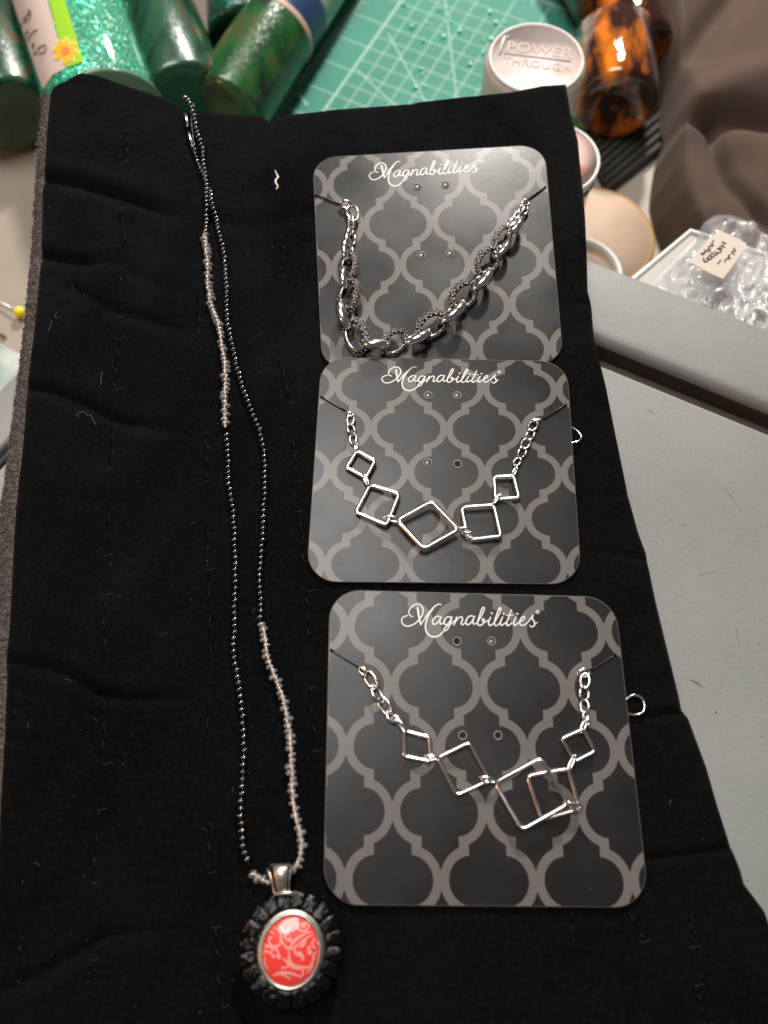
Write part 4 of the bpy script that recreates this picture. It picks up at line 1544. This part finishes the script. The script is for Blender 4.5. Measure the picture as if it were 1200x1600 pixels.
cyl_patch(A0, axA, rA + .03, [(8, -30), (30, -30), (66, -30)], [(67, 140), (82, 117), (103, 106)]).build('bottle_label', M['paper'], bA)
cyl_patch(A0, axA, rA + .032, [(68, -30), (92, -30)], [(104, 105), (131, 96)]).build('label_band', M['lime'], bA)
fl = MB(); fe = MB(); fc = MB()
fcx, fcy = 102, 79
for k in range(8):
    a = k * math.pi / 4 + 0.12
    for mb, rr_, off, rad_, hh in ((fe, 1.2, 12.6, 6.6, .045), (fl, 1.0, 12.4, 5.3, .055)):
        pts = []
        for i in range(14):
            b = 2 * math.pi * i / 14
            lx, ly = off + rad_ * 1.35 * math.cos(b), rad_ * 0.82 * math.sin(b)
            pts.append((fcx + lx * math.cos(a) - ly * math.sin(a), fcy + lx * math.sin(a) + ly * math.cos(a)))
        mb.poly(on_cyl(pts, A0, axA, rA + hh + 0.001 * k)[::-1])
fe.build('flower_edge', M['yellow_edge'], bA, smooth=False)
fl.build('flower_petals', M['yellow'], bA, smooth=False)
fc.poly(on_cyl([(fcx + 6.5 * math.cos(b * .4), fcy + 6.5 * math.sin(b * .4)) for b in range(16)], A0, axA, rA + .075)[::-1])
fc.build('flower_centre', M['coral'], bA, smooth=False)
hw = MB()
for st in ([(59, 76), (70, 70), (71, 80), (62, 84), (59, 76)], [(58, 86), (55, 80), (53, 88)], [(44, 65), (47, 56), (53, 49), (59, 47)], [(42, 60), (40, 52), (44, 50), (42, 46)], [(36, 34), (38, 28), (42, 32), (37, 36)], [(40, 27), (44, 22), (47, 26), (44, 32)], [(45, 22), (44, 16), (48, 18), (47, 24)], [(34, 42), (33, 36)], [(50, 72), (53, 68), (51, 76)]):
    pp = spline([(x, y, 0) for x, y in st], 4)
    V = on_cyl([(p.x, p.y) for p in pp], A0, axA, rA + .05)
    hw.tube(V, 0.025, 4)
hw.build('handwriting', M['ink'], bA)
MB().lathe([(rA * 0.97, -0.04), (rA * 1.0, 0.02), (rA * 1.005, .12), (rA * .98, .16)], 48, frame(A0, A0 + axA)).build('bottle_foot', mat('pale_clear_rim', (0.14, 0.24, 0.16), 0.15), bA)
for (e, f, r, lab, mm, ln_) in [
    ((292, 168), (222, -20), 2.15, 'very dark green bottle lying beside the bright glitter bottle, brown cap end', 'glit_dark', 6.6),
    ((383, 62), (372, -60), 1.75, 'emerald glitter bottle whose rounded end shows at the top edge behind the necklace clasp', 'glit_mid', 12),
    ((352, 178), (470, -10), 1.85, 'grass green bottle with a blue label lying against the cutting mat', 'glit_grass', 14),
    ((22, 185), (-30, 20), 2.0, 'dark green bottle at the far left edge partly under the labelled bottle', 'glit_dark', 7.5)]:
    root_, A_, ax_ = bottle(e, f, r, lab, M[mm], ln_)
    if mm == 'glit_grass':
        MB().lathe([(r * 1.012, 5.6), (r * 1.014, 5.65), (r * 1.014, 7.2), (r * 1.012, 7.25)], 40, frame(A_, A_ + ax_)).build('bottle_label', mat('navy_label', (0.02, 0.05, 0.12), 0.3), root_)
        MB().lathe([(r * 1.016, 7.25), (r * 1.018, 7.3), (r * 1.018, 11.8), (r * 1.016, 11.9)], 40, frame(A_, A_ + ax_)).build('bottle_label', mat('pale_green_label', (0.30, 0.42, 0.30), 0.4), root_)
        MB().lathe([(r * 1.016, 5.3), (r * 1.018, 5.35), (r * 1.018, 5.55), (r * 1.016, 5.6)], 40, frame(A_, A_ + ax_)).build('label_edge', M['wood'], root_)
# small clear cap top left
cc = P(12, 18, ZT + 2.6)
MB().lathe([(1.1, -2.6), (1.25, -2.4), (1.25, 0), (1.1, .1), (0.9, .02), (0, 0)], 32, Matrix.Translation(cc)).build('x', M['white'], None)
o = bpy.data.objects['x']
o.name = 'bottle_cap'
o.data.name = 'bottle_cap'
tag(o, 'small pale bottle cap standing in the top left corner behind the label', 'cap')

# ---- frosted tub with lettering, pink jar in front of it
f_z = -2.6
cc = P(838, 92, f_z)
rr = 79.5 / px_cm(92, f_z)
rr = (P(917, 92, f_z) - P(758, 92, f_z)).length / 2
tub = thing('frosted_tub', Vector((cc.x, cc.y, ZT)), 'frosted white tub with raised POWER THROUGH lettering on its lid', 'tub')
MB().lathe([(rr * .86, ZT + .23), (rr * .90, ZT + .4), (rr * .93, f_z - 2.2), (rr * .99, f_z - 2.1), (rr * 1.0, f_z - 2.0), (rr * 1.0, f_z - .35), (rr * .97, f_z - .1), (rr * .92, f_z)], 64, Matrix.Translation((cc.x, cc.y, 0)), caps=False).build('tub_body', M['frost'], tub)
MB().lathe([(rr * .95, f_z - .08), (rr * .93, f_z + .06), (rr * .89, f_z + .07), (rr * .87, f_z - .04), (rr * .86, f_z - .10), (0, f_z - .10)], 64, Matrix.Translation((cc.x, cc.y, 0))).build('tub_lid', M['lidtop'], tub)


def text_mesh(body, size, m_, parent, origin, xdir, ydir, name, ext=0.03, off=0.0, spacing=1.0):
    cu = bpy.data.curves.new(name, 'FONT')
    cu.body = body
    cu.size = size
    cu.extrude = ext
    cu.offset = off
    cu.space_character = spacing
    cu.resolution_u = 3
    tmp = bpy.data.objects.new('tmp_text', cu)
    scene.collection.objects.link(tmp)
    bpy.context.view_layer.update()
    me = bpy.data.meshes.new_from_object(tmp.evaluated_get(bpy.context.evaluated_depsgraph_get()))
    bpy.data.objects.remove(tmp)
    zd = xdir.cross(ydir)
    mb = MB()
    for v in me.vertices:
        mb.v.append(tuple(origin + xdir * v.co.x + ydir * v.co.y + zd * v.co.z))
    mb.f = [tuple(p.vertices) for p in me.polygons]
    return mb.build(name, m_, parent, smooth=False)


zt_ = f_z - .07
o1 = P(790, 79, zt_); o2 = P(895, 91, zt_)
xd = (o2 - o1); wid = xd.length; xd.normalize()
yd = Vector((0, 0, 1)).cross(xd)
text_mesh('POWER', wid / 3.55, M['emboss'], tub, o1, xd, yd, 'raised_lettering', 0.012, 0.012, 1.02)
o1 = P(785, 99, zt_); o2 = P(893, 113, zt_)
xd = (o2 - o1); wid2 = xd.length; xd.normalize()
yd = Vector((0, 0, 1)).cross(xd)
text_mesh('THROUGH', wid2 / 5.0, M['emboss'], tub, o1, xd, yd, 'raised_lettering', 0.012, 0.012, 1.02)
MB().tube([P(781, 84, zt_), P(788, 58, zt_), P(796, 59, zt_)], 0.06, 6).build('raised_frame', M['emboss_hi'], tub)
MB().tube([P(787, 83, zt_), P(892, 96, zt_)], 0.035, 6).build('raised_frame', M['emboss'], tub)

j_z = -3.6
jc = P(866, 246, j_z)
jr = (P(938, 246, j_z) - jc).length
jar = thing('pink_jar', Vector((jc.x, jc.y, ZT)), 'pinkish round jar with a white rim peeking out right of the pad below the tub', 'jar')
MB().lathe([(jr * .9, ZT + .05), (jr * .95, ZT + .3), (jr * .97, j_z - .5), (jr * 1.0, j_z - .3), (jr * 1.0, j_z - .02), (jr * .96, j_z + .03), (jr * .93, j_z - .04)], 56, Matrix.Translation((jc.x, jc.y, 0)), caps=False).build('jar_body', M['white'], jar)
MB().lathe([(jr * .94, j_z - .045), (jr * .5, j_z - .02), (0, j_z - .02)], 56, Matrix.Translation((jc.x, jc.y, 0))).build('jar_top', M['pinkjar'], jar)
lt = MB()
for k in range(9):
    a = math.radians(-52 + k * 6.5)
    p = Vector((jc.x + jr * .985 * math.cos(a), jc.y + jr * .985 * math.sin(a), j_z - .75))
    tn = Vector((-math.sin(a), math.cos(a), 0))
    h = 0.28
    lt.tube([p - tn * .06, p - tn * .06 + Vector((0, 0, h)), p + tn * .06 + Vector((0, 0, h * (k % 2))), p + tn * .06], 0.025, 4)
lt.build('rim_lettering', M['ink'], jar)

# ---- wood slice with a white ring on it
zw = ZT + .9
a_, b_, c_ = P(930, 291, zw), P(1012, 338, zw), P(1020, 400, zw)


def circ(a, b, c):
    A = np.array([[b.x - a.x, b.y - a.y], [c.x - a.x, c.y - a.y]]) * 2
    B = np.array([b.x ** 2 + b.y ** 2 - a.x ** 2 - a.y ** 2, c.x ** 2 + c.y ** 2 - a.x ** 2 - a.y ** 2])
    s = np.linalg.solve(A, B)
    return Vector((s[0], s[1], 0)), math.hypot(s[0] - a.x, s[1] - a.y)


wc, wr = circ(a_, b_, c_)
ws = thing('wood_slice', Vector((wc.x, wc.y, ZT)), 'round pale wood slice with tan bark rim beside the pink jar', 'wood slice')
MB().lathe([(wr * .95, ZT + .02), (wr * 1.0, ZT + .2), (wr * 1.01, zw - .15), (wr * .985, zw), (wr * .93, zw + .01)], 60, Matrix.Translation(wc)).build('bark', M['bark'], ws)
MB().lathe([(wr * .935, zw - .1), (wr * .93, zw + .02), (0, zw + .03)], 60, Matrix.Translation(wc)).build('cut_face', M['wood'], ws)
rc = wc + Vector((-0.9, -2.2, 0))
ring = MB().lathe([(wr * .66, zw + .04), (wr * .69, zw + .3), (wr * .66, zw + .38), (wr * .62, zw + .3), (wr * .61, zw + .05)], 56, Matrix.Translation(rc), caps=False).build('ring_lid', M['white'])
tag(ring, 'thin white ring lid lying on the wood slice behind the tray edge', 'lid')

# ---- white box and clear bag
zb_ = -4.2
q = [P(985, 440, zb_), P(1078, 362, zb_), P(1290, 420, zb_), P(1200, 600, zb_), P(1000, 560, zb_)]
q = [q[0], q[1], P(1300, 430, zb_), P(1240, 640, zb_), P(960, 520, zb_)]
a2 = sum(q[i - 1].x * q[i].y - q[i].x * q[i - 1].y for i in range(len(q)))
if a2 < 0:
    q = q[::-1]
box = thing('white_box', Vector((q[0].x + 3, q[0].y, ZT)), 'low white plastic box behind the grey tray under the clear bag', 'box')
MB().slab(q, abs(ZT - zb_) - .02).build('box_body', mat('white_box_plastic', (0.5, 0.48, 0.44), 0.35), box, smooth=False)
MB().tube([p + Vector((0, 0, .02)) for p in q], 0.10, 8, closed=True).build('box_rim', M['white'], box)

bag = thing('clear_bag', P(1130, 430, zb_ + .1), 'crumpled clear plastic bag of shiny pieces with a handwritten white sticker', 'bag')
BGT = [(1000, 470), (1030, 432), (1060, 402), (1084, 378), (1097, 352), (1118, 339), (1140, 339), (1160, 345), (1178, 360), (1200, 372), (1260, 380), (1310, 390)]
BGB = [(1010, 560), (1050, 570), (1080, 585), (1120, 600), (1150, 610), (1200, 630), (1260, 640), (1310, 650)]
bm_ = MB()
NBX, NBY = 80, 60
from mathutils import noise as mnoise
bga = np.array(BGT, float); bgb = np.array(BGB, float)
for j in range(NBY + 1):
    v = j / NBY
    for i in range(NBX + 1):
        u = i / NBX
        t0 = [np.interp(u, np.linspace(0, 1, len(bga)), bga[:, c]) for c in (0, 1)]
        t1 = [np.interp(u, np.linspace(0, 1, len(bgb)), bgb[:, c]) for c in (0, 1)]
        x = t0[0] * (1 - v) + t1[0] * v; y = t0[1] * (1 - v) + t1[1] * v
        edge_ = min(1, 6 * v, 6 * u, 6 * (1 - v), 6 * (1 - u))
        w = Vector((x * .03, y * .03, 0))
        h = 0.12 + edge_ * (0.9 + 0.55 * abs(mnoise.noise(w)) + 0.35 * abs(mnoise.noise(w * 2.3)) + 0.12 * mnoise.noise(w * 6))
        p = P(x, y, zb_)
        bm_.v.append((p.x, p.y, zb_ + h))
for j in range(NBY):
    for i in range(NBX):
        a = j * (NBX + 1) + i
        bm_.f.append((a, a + NBX + 1, a + NBX + 2, a + 1))
bm_.build('bag_film', M['bag'], bag)
# shiny packed pieces inside
for k in range(26):
    x, y = rnd.uniform(1030, 1215), rnd.uniform(420, 560)
    if y > 430 + (x - 1000) * .75 or y < 470 - (x - 1000) * 0.6:
        pass
    p = P(x, y, zb_ + .3)
    R_ = Matrix.Rotation(rnd.uniform(0, 3.1), 4, 'Z') @ Matrix.Rotation(rnd.uniform(-.9, .9), 4, 'X')
    MB().lathe([(.55, -.06), (.6, 0), (.55, .06), (.34, .05), (.30, 0), (.34, -.05), (.55, -.06)], 20, Matrix.Translation(p) @ R_).build('ring_piece', mat('pearl_plastic', (0.62, 0.58, 0.52), 0.18, 0.3) if k == 0 else bpy.data.materials['pearl_plastic'], bag)
zs_ = zb_ + 1.75
stq = [(1119, 363), (1129, 362), (1160, 377), (1164, 386), (1134, 430), (1124, 433), (1086, 414), (1081, 404)]
cen = P(1122, 397, zs_)
stp = [P(x, y, zs_) for x, y in stq]
stp = spline(stp, 4, closed=True)
a2 = sum(stp[i - 1].x * stp[i].y - stp[i].x * stp[i - 1].y for i in range(len(stp)))
sticker = MB().slab(stp if a2 > 0 else stp[::-1], .03).build('sticker', mat('cream_sticker', (0.60, 0.52, 0.44), 0.45), bag, smooth=False)
si = MB()
def sk(x, y):
    return P(980 + x * 220 / 1200, 320 + y * 240 / 1309, zs_ + .012)
for st in ([(805, 312), (845, 330)], [(790, 345), (835, 362)], [(826, 322), (812, 352)], [(780, 360), (812, 378)],
           [(765, 372), (790, 380), (800, 400), (775, 408)], [(745, 395), (770, 410), (762, 425), (738, 418)], [(720, 405), (745, 425), (730, 445), (712, 430), (720, 405)],
           [(700, 430), (722, 450), (705, 465), (690, 450), (700, 430)], [(670, 450), (690, 470), (672, 485), (655, 470)], [(645, 452), (660, 488)],
           [(740, 300), (720, 330), (735, 345), (705, 352)], [(705, 345), (690, 370), (712, 380), (685, 400)], [(690, 390), (660, 385), (668, 410), (640, 408), (650, 425), (625, 415)],
           [(900, 365), (925, 390), (890, 400), (915, 425)], [(880, 420), (860, 440), (880, 455), (845, 460), (830, 490)], [(800, 470), (780, 490), (770, 505)]):
    V = spline([sk(*q_) for q_ in st], 3)
    si.tube(V, 0.022, 4)
si.build('handwriting', M['ink'], sticker)

# ---- draped taupe cloth at the right
CB = [(1024, -80), (1028, 0), (1036, 60), (1050, 150), (1052, 190), (1040, 225), (1038, 270), (1046, 310), (1060, 345), (1080, 380), (1100, 420)]
cl = MB()
NCX, NCY = 90, 110


def ridge(x, y, pts, w, amp, sharp=2.0):
    best = 1e9
    for (ax_, ay), (bx, by) in zip(pts, pts[1:]):
        dx, dy = bx - ax_, by - ay
        t = max(0, min(1, ((x - ax_) * dx + (y - ay) * dy) / (dx * dx + dy * dy)))
        best = min(best, math.hypot(x - ax_ - t * dx, y - ay - t * dy))
    return amp * 0.6 * math.exp(-(best / (w * 1.35)) ** sharp)


for j in range(NCY + 1):
    y = -80 + 500 * j / NCY
    xl = float(interp(CB, y))
    for i in range(NCX + 1):
        x = xl + (1420 - xl) * (i / NCX) ** 1.15
        e_ = min(1.0, (x - xl) / 26)
        h = 0.15 + 2.6 * math.sin(e_ * math.pi / 2)
        h += ridge(x, y, [(1052, 192), (1100, 170), (1200, 135), (1420, 70)], 24, 1.5)
        h += ridge(x, y, [(1030, -80), (1045, 40), (1060, 120)], 16, 0.8)
        h -= ridge(x, y, [(1052, 206), (1095, 207), (1135, 203), (1240, 200), (1420, 190)], 11, 1.5)
        h -= ridge(x, y, [(1052, 120), (1075, 90), (1110, 40), (1160, -20), (1200, -80)], 15, 1.3)
        h -= ridge(x, y, [(1108, 215), (1112, 250), (1130, 290), (1165, 330), (1200, 360)], 9, 1.1)
        h += ridge(x, y, [(1060, 225), (1075, 280), (1095, 340)], 16, 0.6)
        h += ridge(x, y, [(1150, 230), (1190, 260), (1260, 330)], 22, 0.5)
        h += 0.12 * mnoise.noise(Vector((x * .02, y * .02, 0)))
        p = P(x, y, ZT + 2.2)
        cl.v.append((p.x, p.y, ZT + h))
for j in range(NCY):
    for i in range(NCX):
        a = j * (NCX + 1) + i
        cl.f.append((a, a + NCX + 1, a + NCX + 2, a + 1))
o = cl.build('draped_cloth', M['cloth'])
tag(o, 'taupe brown cloth draped in soft folds at the upper right', 'cloth')

# ---- dark ribbed cloth strip between amber bottles and cloth
rb = thing('ribbed_strip', P(980, 230, ZT + .1), 'dark ribbed strip lying on the table left of the taupe cloth', 'ribbed cloth')
qa, qb = P(908, 215, ZT + .35), P(1062, 60, ZT + .35)
qc, qd = P(950, 300, ZT + .35), P(1090, 190, ZT + .35)
base = [qa, qc, qd, qb]
a2 = sum(base[i - 1].x * base[i].y - base[i].x * base[i - 1].y for i in range(4))
MB().slab(base if a2 > 0 else base[::-1], .3).build('strip_base', M['darkcloth'], rb, smooth=False)
for k in range(9):
    t = (k + .5) / 9
    MB().tube([qa.lerp(qc, t), qb.lerp(qd, t)], 0.17, 8).build('rib', M['darkcloth'], rb)


# ---- amber glass bottles
def amber_bottle(e_px, f_px, r, L, label, z=None):
    zc = ZT + r + .4 if z is None else z
    A = P(*e_px, zc); B = P(*f_px, zc)
    ax = (B - A).normalized()
    root = thing('amber_bottle', A + ax * L / 2 - Vector((0, 0, r)), label, 'bottle', None)
    Fm = frame(A, A + ax)
    MB().lathe([(0, .2), (r * .75, 0), (r * .95, .1), (r, .4), (r, L * .8), (r * .6, L), (r * .4, L + .6), (0, L + .6)], 40, Fm).build('bottle_body', M['amber'], root)
    MB().lathe([(0, .5), (r * .72, .4), (r * .82, .7), (r * .8, L * .7), (0, L * .75)], 32, Fm).build('dark_contents', M['amber_dark'], root)
    return root


amber_bottle((962, 170), (958, 40), 1.9, 5.2, 'dark amber glass bottle with rounded end lying on the ribbed strip beside the mat')
amber_bottle((1004, 80), (968, -20), 1.5, 7, 'orange amber glass bottle behind the other one, against the taupe cloth')
amber_bottle((940, 10), (900, -60), 1.3, 6, 'orange amber glass bottle at the top edge beyond the mat corner')
gp = P(925, 186, ZT + .3)
o = MB().sphere(gp, 1.25, 20, 12, (0.9, 1.1, .5)).build('green_lid', mat('translucent_green_plastic', (0.03, 0.22, 0.03), 0.4))
tag(o, 'small dark green rounded lid between the tub and the amber bottle', 'lid')

# ---- left side: pins, picture card, black strap
pin = thing('ball_head_pin', P(31, 488, ZT + .2), 'yellow ball headed pin lying on the beige table left of the pad', 'pin')
MB().sphere(P(31, 488, ZT + .3), .26, 16, 10).build('pin_head', M['pinhead'], pin)
MB().tube([P(29, 487, ZT + .3), P(-40, 452, ZT + .1)], 0.045, 6).build('pin_shaft', M['silver_old'], pin)
p2 = thing('ball_head_pin', P(-20, 512, ZT + .2), 'pin near the left picture edge with only its brassy shaft showing', 'pin')
MB().tube([P(9, 527, ZT + .1), P(-50, 500, ZT + .3)], 0.07, 6).build('pin_shaft', mat('brass', (0.6, 0.45, 0.2), 0.3, 1.0), p2)
MB().sphere(P(-52, 499, ZT + .3), .26, 12, 8).build('pin_head', M['pinhead'], p2)
q = [P(-60, 520, ZT + .12), P(0, 537, ZT + .12), P(45, 560, ZT + .12), P(60, 700, ZT + .12), P(-60, 700, ZT + .12)][::-1]
a2 = sum(q[i - 1].x * q[i].y - q[i].x * q[i - 1].y for i in range(len(q)))
o = MB().slab(q if a2 > 0 else q[::-1], .08).build('picture_card', M['picture'], smooth=False)
tag(o, 'pale green floral picture card on the table at the left edge', 'picture card')
strap = MB()
st_a = tray_outline(l0 and 2.75, 1.72, 4.0, ZS - 0.28)
strap.tube([st_a[0], st_a[1], st_a[2]], 0.2, 10)
o = strap.build('rubber_cord', M['blackrub'])
tag(o, 'black rubber cord lying in the groove of the grey tray at far left', 'cord')
